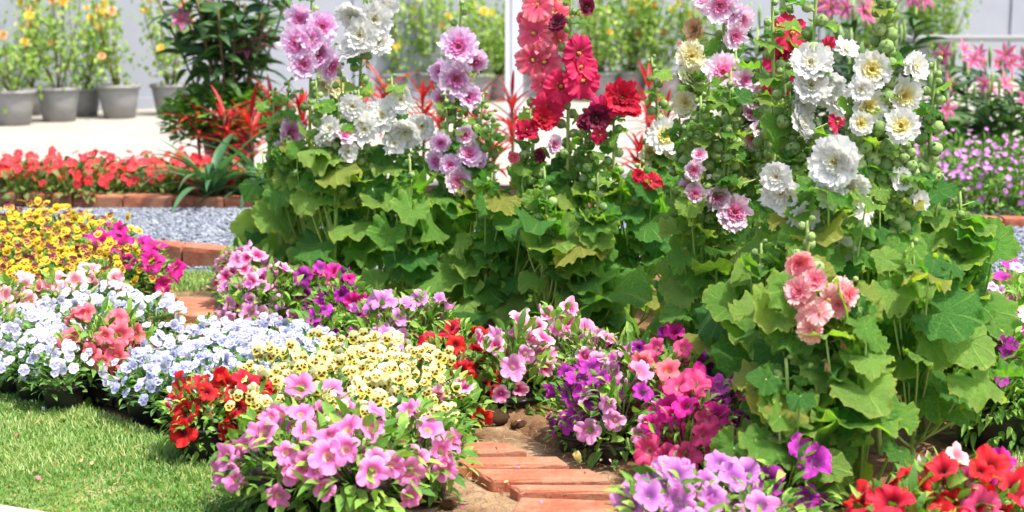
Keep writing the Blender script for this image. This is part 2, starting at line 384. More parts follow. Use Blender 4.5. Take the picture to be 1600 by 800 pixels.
# ------------------------------------------------------------------ plant element geometry
def oval_leaf(L=1.0, Wd=0.45, droop=0.3, fold=0.15, k=6, m=0, tipp=1.0, wave=0.0):
    """leaf along +Y, up +Z"""
    g = Geo(); V = []; A = []
    for i in range(k):
        t = i / (k - 1)
        w_ = Wd * 0.5 * (math.sin(math.pi * min(1, t ** 0.8 * 0.97 + 0.03)) ** tipp)
        y = L * t; z = -droop * L * t * t
        for sx in (-1, -0.5, 0, 0.5, 1):
            V.append((w_ * sx, y, z + fold * abs(sx) * w_ * 2 + wave * math.sin(t * 14 + sx * 2) * w_))
            A.append((abs(sx), 0.5, 1.0 if sx == 0 else 0.0))
    g.add(V, grid_faces(k, 5), m, A); return g

def palmate_leaf(seed, big=True):
    """hollyhock leaf: rounded, 5-7 shallow lobes, crenate ruffled margin, heart-shaped base; petiole joins at origin, tip along +Y. unit radius"""
    rs = np.random.default_rng(seed)
    nth, nr = 73, 9
    lob = 5 if seed % 3 else 7
    V = []; A = []
    ph = rs.uniform(0, 6.28, 8); amp = rs.uniform(0.5, 1.5, 6)
    cup = rs.uniform(-0.35, 0.35); sag = rs.uniform(0.0, 0.55); fold = rs.uniform(-0.45, 0.45); side = rs.uniform(-0.4, 0.4)
    span = R(rs.uniform(150, 168)); stretch = rs.uniform(.9, 1.12)
    depth = rs.uniform(0.05, 0.14)
    la = rs.uniform(.94, 1.06, nth // 8 + 3); teeth = rs.normal(0, .014, nth)
    for i in range(nr):
        rr = .015 + .985 * (i / (nr - 1)) ** 0.85
        for j in range(nth):
            th = -span + 2 * span * j / (nth - 1)
            c = abs(math.cos(lob * 0.5 * th * (math.pi / span) * 0.92))
            Rm = 1 - depth * (1 - c ** 0.5) - 0.12 * abs(th) / span
            Rm *= np.interp(j / 8, range(len(la)), la)
            if rr > .8: Rm *= 1 + (rr - .8) * 5 * (teeth[j] * 1.6 + 0.06 * abs(math.sin(th * 12 + ph[0])) - .03)
            q = rr * Rm
            x = q * math.sin(th) * stretch; y = q * math.cos(th)
            vein = math.cos(lob * th * (math.pi / span) * 0.92)
            z = cup * q * q - sag * q * q * (0.5 + 0.5 * math.cos(th)) * 0.8
            z += -0.035 * rr * rr * vein
            z += rr ** 2.4 * (0.15 * amp[0] * math.sin(3 * th + ph[2]) + 0.09 * amp[1] * math.sin(6 * th + ph[3])) + rr ** 4 * (0.085 * amp[2] * math.sin(11 * th + ph[4]) + .045 * amp[3] * math.sin(19 * th + ph[5]))
            z += 0.022 * math.sin(9 * x + ph[6]) * math.sin(8 * y + ph[7])
            z += fold * (math.sqrt(x * x + .01) - .1) * 0.8 + side * x * abs(x)
            vm = max(0.0, vein) ** 30 * min(1, rr * 6)
            V.append((x, y, z)); A.append((rr, 0.0, min(1, vm)))
    g = Geo(); g.add(V, grid_faces(nr, nth)[:, ::-1], 0, A); return g

def ruff_petal(wid, L, elev, curl, ruf, seed, jag=0.05, nu=6, nv=7, r0=0.06):
    """petal from the centre outwards along +Y, elevation angle elev at base"""
    rs = np.random.default_rng(seed); V = []; A = []; p = rs.uniform(0, 6.28, 3)
    for i in range(nu):
        t = i / (nu - 1)
        jj = rs.normal(0, jag, nv) * (t ** 3)
        for j in range(nv):
            s = -1 + 2 * j / (nv - 1)
            ww = wid * (0.22 + 0.78 * math.sin(min(1, t * 1.15) * math.pi / 2)) * 0.5
            l = L * t * (1 - 0.13 * s * s * t + jj[j])
            el = elev + curl * t
            x = ww * s; y = r0 + l * math.cos(el); z = l * math.sin(el)
            z += ruf * t * t * math.sin(s * 5 + p[0] + t * 2) * 0.6 + ruf * 0.5 * t ** 3 * math.sin(s * 11 + p[1])
            z += 0.10 * wid * (s * s) * t
            V.append((x, y, z)); A.append((min(1, math.hypot(x, y)), 0.0, (j / (nv - 1)) * 0.2))
    g = Geo(); g.add(V, grid_faces(nu, nv)[:, ::-1], 0, A); return g
def rz(a): c, s = math.cos(a), math.sin(a); return np.array([[c, -s, 0], [s, c, 0], [0, 0, 1.0]])
def rx(a): c, s = math.cos(a), math.sin(a); return np.array([[1.0, 0, 0], [0, c, -s], [0, s, c]])

def calyx(g, r=0.35, z0=-0.12, m=1, n=5):
    lf = oval_leaf(r * 1.2, r * 0.7, -0.4, 0.1, 4)
    for k in range(n): g.put(lf, (0, 0, z0), rz(k * 2 * math.pi / n) @ rx(R(18)), 1, m=m, grn=0.6)
    tube(g, [(0, 0, z0 - 0.3), (0, 0, z0 - 0.1), (0, 0, z0 + 0.02)], [0.04, 0.06, 0.10], 6, m)
def double_flower(seed):
    rs = random.Random(seed); g = Geo()
    layers = [(7, 1.05, 1.0, R(4), R(10), 0.09), (8, 0.80, 0.84, R(16), R(8), 0.10), (9, .42, .60, R(30), R(0), .10), (10, .32, .50, R(48), R(-6), .09), (9, .26, .42, R(64), R(-8), .08), (6, .2, .36, R(78), R(-8), .06)]
    for li, (n, wd, L, el, cu, rf) in enumerate(layers):
        off = rs.uniform(0, 6.28)
        for k in range(n):
            p = ruff_petal(wd * rs.uniform(.85, 1.15), L * rs.uniform(.84, 1.08), el + rs.uniform(-.18, .18), cu + rs.uniform(-.12, .12), rf, seed * 100 + li * 20 + k, 0.075 if li < 2 else .09, 6, 11 if li < 2 else 6)
            V, F, Mi, A = p.arr(); A = A.copy(); A[:, 0] = np.clip(A[:, 0] - .06 * (li >= 2), 0, 1)
            g.put((V, F, Mi, A), (0, 0, 0.012 * (k % 3) - 0.02 + 0.01 * li), rz(off + k * 2 * math.pi / n + rs.uniform(-.15, .15)))
    calyx(g); return g
def single_flower(seed):
    rs = random.Random(seed); g = Geo(); off = rs.uniform(0, 6.28)
    for k in range(5):
        p = ruff_petal(1.28, 1.0 * rs.uniform(.92, 1.05), R(30) + rs.uniform(-.12, .12), R(-26) + rs.uniform(-.2, .15), 0.17, seed * 50 + k, 0.04, 9, 17)
        g.put(p, (0, 0, 0.015 * (k % 2)), rz(off + k * 2 * math.pi / 5))
    calyx(g); return g
def centre_geo():
    g = Geo(); tube(g, [(0, 0, -0.02), (0, 0, .12), (0, 0, .28)], [.06, .055, .03], 6)
    for k in range(26):
        a = U(0, 6.28); z = U(.06, .3); r = .08 * (1 - z)
        sphere(g, (r * math.cos(a), r * math.sin(a), z), .026, 1, 4, 5)
    return g
def wilted_geo(seed):
    g = Geo()
    for k in range(7):
        g.put(ruff_petal(.6, .95, R(72), R(14), .22, seed + k, .07), (0, 0, 0), rz(k * .9))
    calyx(g); return g
def bud_geo(seed):
    g = Geo(); sphere(g, (0, 0, 0), 1.0, 1.0, 9, 12, 0, (0.5, 0.0, 0.3))
    lf = oval_leaf(1.9, 1.25, 0.0, 0.0, 6)
    V, F, Mi, A = lf.arr()
    for k in range(5):      # sepals wrapped over the ball, slightly proud
        V2 = V.copy(); an = V[:, 1] / 1.9 * 2.5; rr = 1.06 + 0.06 * (1 - abs(V[:, 0]) / 0.7)
        lon = V[:, 0] * 1.05 / np.maximum(0.35, np.sin(np.clip(an, .3, 2.9)))
        V2[:, 0] = rr * np.sin(an) * np.sin(lon); V2[:, 1] = rr * np.sin(an) * np.cos(lon); V2[:, 2] = -rr * np.cos(an)
        g.add(V2 @ rz(k * 1.2566).T, F, 0, (0.5, 0.25, 0.5))
    tube(g, [(0, 0, -1.6), (0, 0, -0.9)], [.22, .3], 6, 0, (0.5, 0.1, 0.5)); return g

def petunia_flower(seed, openness=1.0):
    rs = np.random.default_rng(seed); nth, nr = 60, 9; V = []; A = []; ph = rs.uniform(0, 6.28, 4)
    tilt = rs.uniform(-.1, .1, 2)
    for i in range(nr):
        t = i / (nr - 1)
        for j in range(nth):
            th = 2 * math.pi * j / nth
            lobe = abs(math.cos(2.5 * th))
            rad = 0.13 + 0.87 * t ** 1.15 * openness
            Rm = rad * (1 - 0.30 * (1 - lobe ** 0.5) * t ** 2) * (1 + (0.07 * math.sin(th * 2 + ph[0]) + .05 * math.sin(th * 3 + ph[1])) * t)
            z = -0.62 * (1 - t) ** 2.4 - (0.10 + 0.35 * (1 - openness)) * t ** 2.5
            if openness < 0.8: z = -1.0 * (1 - t) ** 1.3 + 0.1
            z += t ** 3 * (0.16 * math.sin(2 * th + ph[1]) + 0.10 * math.sin(3 * th + ph[3]) + 0.08 * math.sin(5 * th + ph[1]) + 0.075 * math.sin(8 * th + ph[2]) + 0.03 * math.sin(21 * th + ph[3])) - .07 * t * max(0, 1 - abs(math.sin(2.5 * th)) * 4)
            z += 0.05 * t * (1 - lobe) + tilt[0] * Rm * math.cos(th) + tilt[1] * Rm * math.sin(th)
            V.append((Rm * math.cos(th), Rm * math.sin(th), z)); A.append((t, 0, j / nth))
    g = Geo(); g.add(V, grid_faces(nr, nth, True), 0, A)
    tube(g, [(0, 0, -1.35), (0, 0, -1.1), (0, 0, -.62 if openness > .8 else -.9)], [.06, .09, .14], 8, 0, (.9, 0, 0))
    g2 = oval_leaf(.55, .13, -.2, .1, 4)
    for k in range(5): g.put(g2, (0, 0, -1.35), rz(k * 1.2566) @ rx(R(62)), 1, m=1, grn=.6)
    tube(g, [(0, 0, -1.75), (0, 0, -1.35)], [.035, .05], 5, 1)
    return g
def petunia_bud(seed):
    g = Geo(); tube(g, [(0, 0, -.9), (0, 0, -.3), (0, 0, .1), (0, 0, .28), (0, 0, .4)], [.06, .11, .17, .13, .01], 8, 0, (.8, 0, 0))
    g2 = oval_leaf(.55, .13, -.2, .1, 4)
    for k in range(5): g.put(g2, (0, 0, -.95), rz(k * 1.2566) @ rx(R(70)), 1, m=1, grn=.6)
    return g
def viola_flower(seed):
    """face in XY plane, +Z forward, +Y up; unit = half-width"""
    rs = np.random.default_rng(seed); g = Geo()
    # (angle from +Y, length, width, type 0 top/.6 side/1 bottom, z)
    for ang, L, Wd, ty, z0 in ((22, 1.0, .95, 0, -.05), (-22, 1.0, .95, 0, -.02), (88, .82, .72, .55, .03), (-88, .82, .72, .55, .04), (180, .82, 1.05, 1.0, .07)):
        a = R(ang + rs.uniform(-5, 5)); nu, nv = 7, 7; V = []; A = []; pw = rs.uniform(0, 6)
        for i in range(nu):
            t = i / (nu - 1)
            for j in range(nv):
                s = -1 + 2 * j / (nv - 1)
                ww = Wd * .5 * math.sin(math.pi * (0.10 + 0.90 * t) ** .85) if t < 1 else Wd * .5 * .45
                ww = Wd * .5 * (max(0.02, 1 - (2 * (t - .56) / 1.12) ** 2)) ** .5
                yy = L * t * (1 - .10 * s * s * t); xx = ww * s
                zz = z0 + .14 * t * t * (-1 if ty == 0 else .6) + .06 * math.sin(s * 4 + pw) * t
                bl = 0.0
                if ty > 0: bl = max(0, 1 - ((t - .36) / .26) ** 2) * max(0, 1 - (s / .8) ** 2) * 2.2
                V.append((xx, yy, zz)); A.append((t * L, min(1, bl), ty))
        g.add(np.array(V) @ rz(-a).T, grid_faces(nu, nv)[:, ::-1], 0, A)
    tube(g, [(0, -.1, -.9), (0, -.05, -.5), (0, 0, -.05)], [.05, .06, .09], 5, 1)
    return g
def small5(seed, wd=.8, jag=0.0):
    g = Geo()
    for k in range(5): g.put(ruff_petal(wd, 1.0, R(15), R(-10), .05, seed + k, jag, 4, 5), (0, 0, 0), rz(k * 1.2566))
    return g
def lily_flower(seed):
    g = Geo()
    lf = oval_leaf(1.1, .52, .5, -.1, 8)
    V, F, Mi, A = lf.arr(); A = A.copy(); A[:, 0] = np.clip(np.abs(A[:, 0]), 0, 1); A[:, 2] = 0; A[:, 1] = 0
    for k in range(6): g.put((V * (1, 1, 1) if k % 2 else V * (.8, 1, 1), F, Mi, A), (0, 0, .01 * k), rz(k * 1.0472) @ rx(R(42)))
    for k in range(5): tube(g, [(0, 0, 0), (.2 * math.cos(k * 1.3), .2 * math.sin(k * 1.3), .75)], .02, 4, 1)
    return g
def rose_flower(seed):
    g = Geo()
    for n, wd, L, el in ((5, .95, .9, R(20)), (5, .8, .75, R(45)), (4, .5, .55, R(68))):
        for k in range(n): g.put(ruff_petal(wd, L, el, R(-8), .04, seed + k + int(10 * L), .01, 4, 5), (0, 0, 0), rz(k * 6.283 / n + L * 3))
    return g

PL = M['pet_leaf']
ME = {}
HL = [palmate_leaf(i).mesh('hollyhock_leaf', [M['holly_leaf']]) for i in range(12)]
DBL = [double_flower(i + 1).mesh('double_hollyhock_flower', [M['h_white'], M['bud']]) for i in range(5)]
SGL = [single_flower(i + 1).mesh('single_hollyhock_flower', [M['h_crimson'], M['bud']]) for i in range(3)]
WILT = [wilted_geo(i + 31).mesh('wilted_flower', [M['h_dried'], M['bud']]) for i in range(2)]
CEN = centre_geo().mesh('flower_centre', [M['anther']])
BUD = bud_geo(3).mesh('hollyhock_bud', [M['bud']])
PETO = [petunia_flower(i + 5, o).mesh('petunia_flower', [M['p_pink'], PL]) for i, o in enumerate((1, 1, 1, 1, 1, 1, .92, .85, .5))]
PBUD = petunia_bud(1).mesh('petunia_bud', [M['p_pink'], PL])
VIO = [viola_flower(i + 5).mesh('viola_flower', [M['v_blue'], M['vio_leaf']]) for i in range(4)]
BEG = [small5(i * 7, .95).mesh('begonia_flower', [M['begonia']]) for i in range(2)]
DIA = [small5(i * 7 + 3, .9, .08).mesh('dianthus_flower', [M['dianthus']]) for i in range(2)]
LILY = lily_flower(1).mesh('lily_flower', [M['lily_pink'], M['anther']])
ROSE = rose_flower(1).mesh('rose_flower', [M['rose_peach']])

def bush_foliage(name, mat, n, L, Wd, seed, flat=0.75, shell=0.35, k=5, low=-0.15, stems=16, rad=1.0, up=0.3, stemmat=None):
    """unit dome of oval leaves, base at z=0, radius ~1, height ~1"""
    rs = np.random.default_rng(seed); g = Geo()
    shapes = [oval_leaf(1, Wd / L, d, .12, k, wave=.08) for d in (.1, .3, .55)]
    for i in range(n):
        az = rs.uniform(0, 2 * math.pi); el = math.asin(rs.uniform(low, 1))
        q = rs.uniform(shell, 1.0) ** 0.6 * rad
        p = np.array([math.cos(az) * math.cos(el) * q, math.sin(az) * math.cos(el) * q, (math.sin(el) * q * .8 + .22) if math.sin(el) > 0 else (.22 + math.sin(el) * q * .75)])
        out = np.array([math.cos(az), math.sin(az), up + math.sin(el) * .8]) + rs.normal(0, .35, 3)
        nrm = np.array([math.cos(az) * .4, math.sin(az) * .4, 1.0]) + rs.normal(0, .3, 3)
        g.put(shapes[i % 3], p, frame_xn(out, nrm), L * rs.uniform(.6, 1.15), grn=rs.uniform(0, 1))
    for i in range(stems):
        az = rs.uniform(0, 2 * math.pi); el = rs.uniform(.1, 1.4)
        tip = np.array([math.cos(az) * math.cos(el), math.sin(az) * math.cos(el), math.sin(el) * .8 + .18]) * .88
        tube(g, curve((0, 0, 0), tip, (0, 0, .08), 5), [.022, .02, .017, .014, .01], 5, 0, (.2, .6, 0))
    return g.mesh(name, [mat])
PETF = [bush_foliage('petunia_foliage', PL, 300, .34, .165, 50 + i, low=-.85) for i in range(3)]
PETF += [bush_foliage('petunia_foliage', PL, 480, .24, .095, 60 + i, low=-.85) for i in range(2)]
VIOF = [bush_foliage('viola_foliage', M['vio_leaf'], 220, .27, .13, 70 + i, low=-.22) for i in range(3)]
BEGF = [bush_foliage('begonia_foliage', M['begonia_leaf'], 90, .38, .32, 80 + i) for i in range(2)]
TORF = [bush_foliage('torenia_foliage', M['torenia_leaf'], 330, .20, .12, 90 + i) for i in range(2)]

def pot_mesh(name, r_top, r_bot, h, mat, rim=0.006, ribs=False):
    g = Geo()
    prof = [(0.001, 0.002), (r_bot, 0), (r_bot + (r_top - r_bot) * .5, h * .5), (r_top - rim * .5, h * .88), (r_top - rim * .5, h * .885), (r_top + rim, h * .89), (r_top + rim, h), (r_top - rim * .2, h), (r_top - rim, h * .9)]
    lathe(g, prof, 36, 0)
    lathe(g, [(r_top - rim * .9, h * .9), (0.001, h * .93)], 36, 1)
    return g.mesh(name, [mat, M['potting_soil']])
POT_S = pot_mesh('nursery_pot', .062, .046, .10, M['black_plastic'], .004)
POT_V = pot_mesh('small_pot', .052, .040, .065, M['black_plastic'], .003)

# ================================================================== SETTING
def sheet(name, pts, z, mat, kind='structure'):
    """flat convex/simple polygon, fan from centroid"""
    c = np.mean(np.array(pts, float), 0); g = Geo()
    V = [(c[0], c[1], z)] + [(p[0], p[1], z) for p in pts]
    n = len(pts); F = [(0, 1 + i, 1 + (i + 1) % n) for i in range(n)]
    g.add(V, F); return struct(name, g.mesh(name, [mat], False), kind)
def hnoise(x, y, seed=0):
    z = np.zeros_like(x); rs = np.random.default_rng(seed)
    for f, a in ((1.3, .5), (3.1, .3), (7.3, .18), (15, .10), (34, .06), (71, .035), (140, .02)):
        for _ in range(3):
            th = rs.uniform(0, 6.28); p = rs.uniform(0, 6.28)
            z += a / 1.7 * np.sin(f * (x * np.cos(th) + y * np.sin(th)) * 2 + p + 1.5 * np.sin(f * .7 * (x * np.sin(th) - y * np.cos(th)) + p))
    return z
def relief(name, x0, x1, y0, y1, nx, ny, z, amp, mat, seed=0):
    X, Y = np.meshgrid(np.linspace(x0, x1, nx), np.linspace(y0, y1, ny), indexing='xy')
    Z = z + amp * hnoise(X, Y, seed)
    e = np.minimum(np.minimum(X - x0, x1 - X), np.minimum(Y - y0, y1 - Y)); Z = np.where(e < 1e-6, z - .03, Z)
    V = np.stack([X.ravel(), Y.ravel(), Z.ravel()], 1)
    i, j = np.meshgrid(np.arange(ny - 1), np.arange(nx - 1), indexing='ij'); a = (i * nx + j).ravel()
    F = np.concatenate([np.stack([a, a + 1, a + nx + 1], 1), np.stack([a, a + nx + 1, a + nx], 1)])
    g = Geo(); g.add(V, F); return struct(name, g.mesh(name, [mat]))

sheet('ground', [(-300, -100), (300, -100), (300, 500), (-300, 500)], -0.05, M['ground_far'])
relief('soil', -2.6, 3.2, 1.6, 5.53, 420, 300, -0.004, 0.007, M['soil'], 3)
relief('planting_soil', -4.5, 5.5, 7.03, 8.05, 200, 40, 0.0, 0.008, M['potting_soil'], 5)
def bed_soil():
    x0, x1, y0, y1, nx, ny = -1.15, 2.3, 2.75, 5.42, 500, 390
    line = np.array([(p.x, p.y) for p in (G(1015, 815), G(1000, 770), G(905, 727), G(835, 704), G(770, 672), G(690, 640), G(560, 560), G(440, 508), G(372, 480), G(352, 455))])
    X, Y = np.meshgrid(np.linspace(x0, x1, nx), np.linspace(y0, y1, ny), indexing='xy')
    xb = np.interp(Y, line[:, 1], line[:, 0]); d = (X - xb) * .75 + .02 * hnoise(X * 3, Y * 3, 8)
    d = np.minimum(d, np.minimum((y1 - Y), (x1 - X)))
    t = np.clip(d / .07, 0, 1); Z = -.03 + .048 * t * t * (3 - 2 * t) + .013 * hnoise(X * 1.6, Y * 1.6, 12) * t + .006 * hnoise(X * 5, Y * 5, 13) * t
    V = np.stack([X.ravel(), Y.ravel(), Z.ravel()], 1)
    i, j = np.meshgrid(np.arange(ny - 1), np.arange(nx - 1), indexing='ij'); a = (i * nx + j).ravel()
    F = np.concatenate([np.stack([a, a + 1, a + nx + 1], 1), np.stack([a, a + nx + 1, a + nx], 1)])
    g = Geo(); g.add(V, F); struct('bed_soil', g.mesh('bed_soil', [M['shaded_bed_earth']]))
plain('shaded_bed_earth', (0.085, 0.042, 0.022), (0.19, 0.105, 0.055), 9, 0.95, 0.1, 1.0, 0.012, 60, (0.27, 0.16, 0.09))  # browner than the path soil: shade under the plants is put into the colour
bed_soil()
sheet('gravel_path', [(-4.5, 5.40), (5.5, 5.25), (5.5, 7.0), (-4.5, 7.0)], 0.012, M['gravel_ground'])
sheet('pavement', [(-14, 7.9), (14, 7.9), (14, 22), (-14, 22)], 0.004, M['concrete'])

# edge of the lawn beside the trays (world points along the edge, front to back)
EDGE = [G(430, 830), G(396, 772), G(300, 712), G(200, 668), G(110, 636), G(0, 606), G(-160, 570)]
lawn_pts = [(p.x, p.y) for p in EDGE] + [(-2.6, 5.0), (-2.6, 1.8), (EDGE[0].x + .05, 1.8)]
def in_poly(x, y, poly):
    r_ = np.zeros(len(x), bool); n = len(poly)
    for i in range(n):
        (x1, y1), (x2, y2) = poly[i], poly[(i + 1) % n]
        c = ((y1 > y) != (y2 > y)); xx = (x2 - x1) * (y - y1) / ((y2 - y1) if y2 != y1 else 1e-9) + x1
        r_ ^= c & (x < xx)
    return r_
lawn_r = [(1.00, 2.2), (1.02, 3.2), (1.08, 3.9), (1.3, 4.6), (2.6, 4.6), (2.6, 2.2)]
strip = [(-2.2, 4.98), (-1.05, 5.02), (-.95, 5.25), (-1.1, 5.36), (-2.2, 5.37)]
def turf_sheet(name, poly, z=0.012):
    # fine fan sheet
    return sheet(name, poly, z, M['turf'])
turf_sheet('lawn', lawn_pts); turf_sheet('lawn_strip', lawn_r, .034); 
def grass(name, poly, n, h, seed, zb=0.0):
    rs = np.random.default_rng(seed)
    P_ = np.array(poly); lo, hi = P_.min(0), P_.max(0)
    X = rs.uniform(lo[0], hi[0], n * 3); Y = rs.uniform(lo[1], hi[1], n * 3)
    # denser near the camera field
    ok = in_poly(X, Y, poly); X, Y = X[ok][:n], Y[ok][:n]; n = len(X)
    patch = hnoise(X * 2.2, Y * 2.2, 9)
    H = h * rs.uniform(.45, 1.15, n) * (1 + .35 * np.clip(patch, -1, 1))
    az = rs.uniform(0, 2 * np.pi, n); lean = rs.uniform(.1, 1.1, n); wd = rs.uniform(.0011, .0022, n)
    dx, dy = np.cos(az), np.sin(az); px, py = -dy, dx
    V = np.zeros((n, 5, 3)); z0 = .008
    bl = H * lean
    for k, (t, ww) in enumerate(((0, 1), (0, -1), (.55, .85), (.55, -.85), (1, 0))):
        V[:, k, 0] = X + dx * bl * t ** 1.6 + px * wd * ww; V[:, k, 1] = Y + dy * bl * t ** 1.6 + py * wd * ww
        V[:, k, 2] = zb + z0 + H * t * (1 - .25 * lean * t)
    b = np.arange(n)[:, None] * 5
    F = np.concatenate([b + np.array([0, 1, 3]), b + np.array([0, 3, 2]), b + np.array([2, 3, 4])])
    g_ = np.clip(.42 - .36 * patch + rs.normal(0, .16, n), 0, .98)
    A = np.zeros((n, 5, 3)); A[:, :, 1] = g_[:, None]; A[:, :, 0] = .3
    g = Geo(); g.add(V.reshape(-1, 3), F, 0, A.reshape(-1, 3)); o = struct(name, g.mesh(name, [M['blade']]), 'stuff'); return o
ALLG = []
near_lawn = [(p.x, p.y) for p in EDGE[:-1]] + [(-1.75, 4.1), (-1.75, 2.5), (EDGE[0].x, 2.5)]
grass('grass', near_lawn, 70000, 0.019, 1)
grass('grass', lawn_r[:4] + [(1.75, 4.6), (1.75, 2.6), (1.02, 2.6)], 22000, 0.019, 2, .024)
grass('grass', strip, 9000, 0.022, 3)
# dead clippings and chips in the grass and on the soil
def litter(name, poly, n, seed, mat):
    rs = np.random.default_rng(seed); P_ = np.array(poly); lo, hi = P_.min(0), P_.max(0)
    X = rs.uniform(lo[0], hi[0], n * 2); Y = rs.uniform(lo[1], hi[1], n * 2); ok = in_poly(X, Y, poly); X, Y = X[ok], Y[ok]
    g = Geo()
    for x, y in zip(X, Y):
        a = rs.uniform(0, 6.28); L = rs.uniform(.006, .03); z = rs.uniform(.004, .014)
        tube(g, curve((x, y, z), (x + L * math.cos(a), y + L * math.sin(a), z + rs.uniform(-.002, .006)), (0, 0, .003), 3), rs.uniform(.0004, .0011), 3, 0, (.5, rs.uniform(0, 1), 0), False)
    return struct(name, g.mesh(name, [mat]), 'stuff')
M['straw'] = leaf_mat('dry_straw', (0.22, 0.12, 0.05), (0.40, 0.28, 0.13), (0.62, 0.50, 0.30), None, 0.1, sc=30)
litter('dry_litter', [(-.45, 2.6), (1.0, 2.6), (1.0, 4.2), (.1, 4.0), (-.3, 3.9)], 900, 5, M['straw'])
litter('dry_litter', near_lawn, 2200, 8, M['straw'])
def petals(name, poly, n, seed, mats, z):
    rs = np.random.default_rng(seed); P_ = np.array(poly); lo, hi = P_.min(0), P_.max(0)
    X = rs.uniform(lo[0], hi[0], n * 2); Y = rs.uniform(lo[1], hi[1], n * 2); ok = in_poly(X, Y, poly); X, Y = X[ok][:n], Y[ok][:n]
    g = Geo(); pt = ruff_petal(.8, 1.0, R(8), R(20), .15, 3, .03)
    for x, y in zip(X, Y):
        d = rs.normal(0, .25, 3) + (0, 0, 1)
        g.put(pt, (x, y, z), frame(d, rs.uniform(0, 6.28)), rs.uniform(.007, .013), m=int(rs.integers(len(mats))))
    return struct(name, g.mesh(name, [M[q] for q in mats]), 'stuff')
petals('petal_litter', [(-.35, 2.8), (.5, 2.8), (.15, 3.5), (-.25, 3.6)], 34, 3, ['p_pink', 'p_violet', 'h_dried', 'p_palepink'], .022)
petals('petal_litter', near_lawn, 30, 4, ['v_white', 'p_coral', 'h_dried'], .020)
# gravel stones
def stones(name, x0, x1, y0, y1, n, rmin, rmax, z, mat, seed):
    rs = np.random.default_rng(seed)
    base = Geo(); sphere(base, (0, 0, 0), 1, .6, 4, 5); Vb, Fb, _, _ = base.arr()
    k = len(Vb); C = np.stack([rs.uniform(x0, x1, n), rs.uniform(y0, y1, n), np.full(n, z) + rs.uniform(-.002, .006, n)], 1)
    r_ = rs.uniform(rmin, rmax, n); an = rs.uniform(0, 6.28, n); st = rs.uniform(.7, 1.4, n)
    V = np.repeat(Vb[None], n, 0) * (1 + rs.normal(0, .18, (n, k, 1))); V[:, :, 0] *= st[:, None]
    c, s = np.cos(an)[:, None], np.sin(an)[:, None]
    X = V[:, :, 0] * c - V[:, :, 1] * s; Y = V[:, :, 0] * s + V[:, :, 1] * c
    V = np.stack([X, Y, V[:, :, 2]], 2) * r_[:, None, None] + C[:, None]
    F = (np.arange(n)[:, None, None] * k + Fb[None]).reshape(-1, 3)
    A = np.zeros((n, k, 3)); A[:, :, 1] = rs.uniform(0, 1, n)[:, None]
    g = Geo(); g.add(V.reshape(-1, 3), F, 0, A.reshape(-1, 3)); return struct(name, g.mesh(name, [mat], False), 'stuff')
def stone_mat():
    m, nt, out = new_mat('grey_stones'); r, g, b = attr(nt)
    col = ramp(nt, g, [(0, (0.13, 0.15, 0.19)), (.35, (0.21, 0.24, 0.29)), (.7, (0.25, 0.275, 0.315)), (1, (0.34, 0.36, 0.39))])
    surf(nt, out, col, .8, .3); M['stones'] = m
stone_mat()
stones('gravel', -2.6, .2, 5.42, 6.93, 26000, .004, .010, .016, M['stones'], 4)
stones('gravel', 1.2, 2.9, 5.35, 6.55, 13000, .004, .010, .016, M['stones'], 6)

# ------------------------------------------------------------------ bricks
def brick_from(corners, z0, z1, name='brick', seed=0):
    """corners: 4 world xy (front-left, front-right, back-right, back-left); worn block"""
    rs = np.random.default_rng(seed); fl, fr, br, bl_ = [np.array(c[:2], float) for c in corners]
    o = (fl + fr + br + bl_) / 4
    n = 9; nz_ = 5; V = []; idx = {}
    ex = [0, .02, .12, .3, .5, .7, .88, .98, 1]; ey = [0, .06, .25, .5, .75, .94, 1]; ez = [0, .5, .85, 1]
    def pt(i, j, k):
        if (i, j, k) in idx: return idx[(i, j, k)]
        a, b, c = ex[i], ey[j], ez[k]
        p = (fl * (1 - a) + fr * a) * (1 - b) + (bl_ * (1 - a) + br * a) * b - o
        z = z0 + (z1 - z0) * c
        edge = (i in (0, 8)) + (j in (0, 6)) + (k == 3)
        sh = .0008 if edge < 2 else .0028
        cc = rs.normal(0, .00035, 3)
        q = np.array([p[0], p[1], z]) + cc
        if edge >= 2:
            q[:2] *= 1 - sh / max(.03, np.linalg.norm(q[:2]));
            if k == 3: q[2] -= rs.uniform(.0015, .004)
        idx[(i, j, k)] = len(V); V.append(q); return idx[(i, j, k)]
    F = []
    def quad(a, b, c, d): F.append((a, b, c)); F.append((a, c, d))
    for i in range(8):
        for j in range(6):
            quad(pt(i, j, 3), pt(i + 1, j, 3), pt(i + 1, j + 1, 3), pt(i, j + 1, 3))
            quad(pt(i, j, 0), pt(i, j + 1, 0), pt(i + 1, j + 1, 0), pt(i + 1, j, 0))
        for k in range(3):
            quad(pt(i, 0, k), pt(i + 1, 0, k), pt(i + 1, 0, k + 1), pt(i, 0, k + 1))
            quad(pt(i, 6, k), pt(i, 6, k + 1), pt(i + 1, 6, k + 1), pt(i + 1, 6, k))
    for j in range(6):
        for k in range(3):
            quad(pt(0, j, k), pt(0, j, k + 1), pt(0, j + 1, k + 1), pt(0, j + 1, k))
            quad(pt(8, j, k), pt(8, j + 1, k), pt(8, j + 1, k + 1), pt(8, j, k + 1))
    g = Geo(); g.add(V, F); ob = bpy.data.objects.new(name, g.mesh(name, [M['brick']], False)); link(ob)
    ob.location = (o[0], o[1], 0); return ob
ORD = ['first', 'second', 'third', 'fourth', 'fifth', 'sixth', 'seventh', 'eighth', 'ninth', 'tenth', 'eleventh', 'twelfth', 'thirteenth', 'fourteenth', 'fifteenth', 'sixteenth']
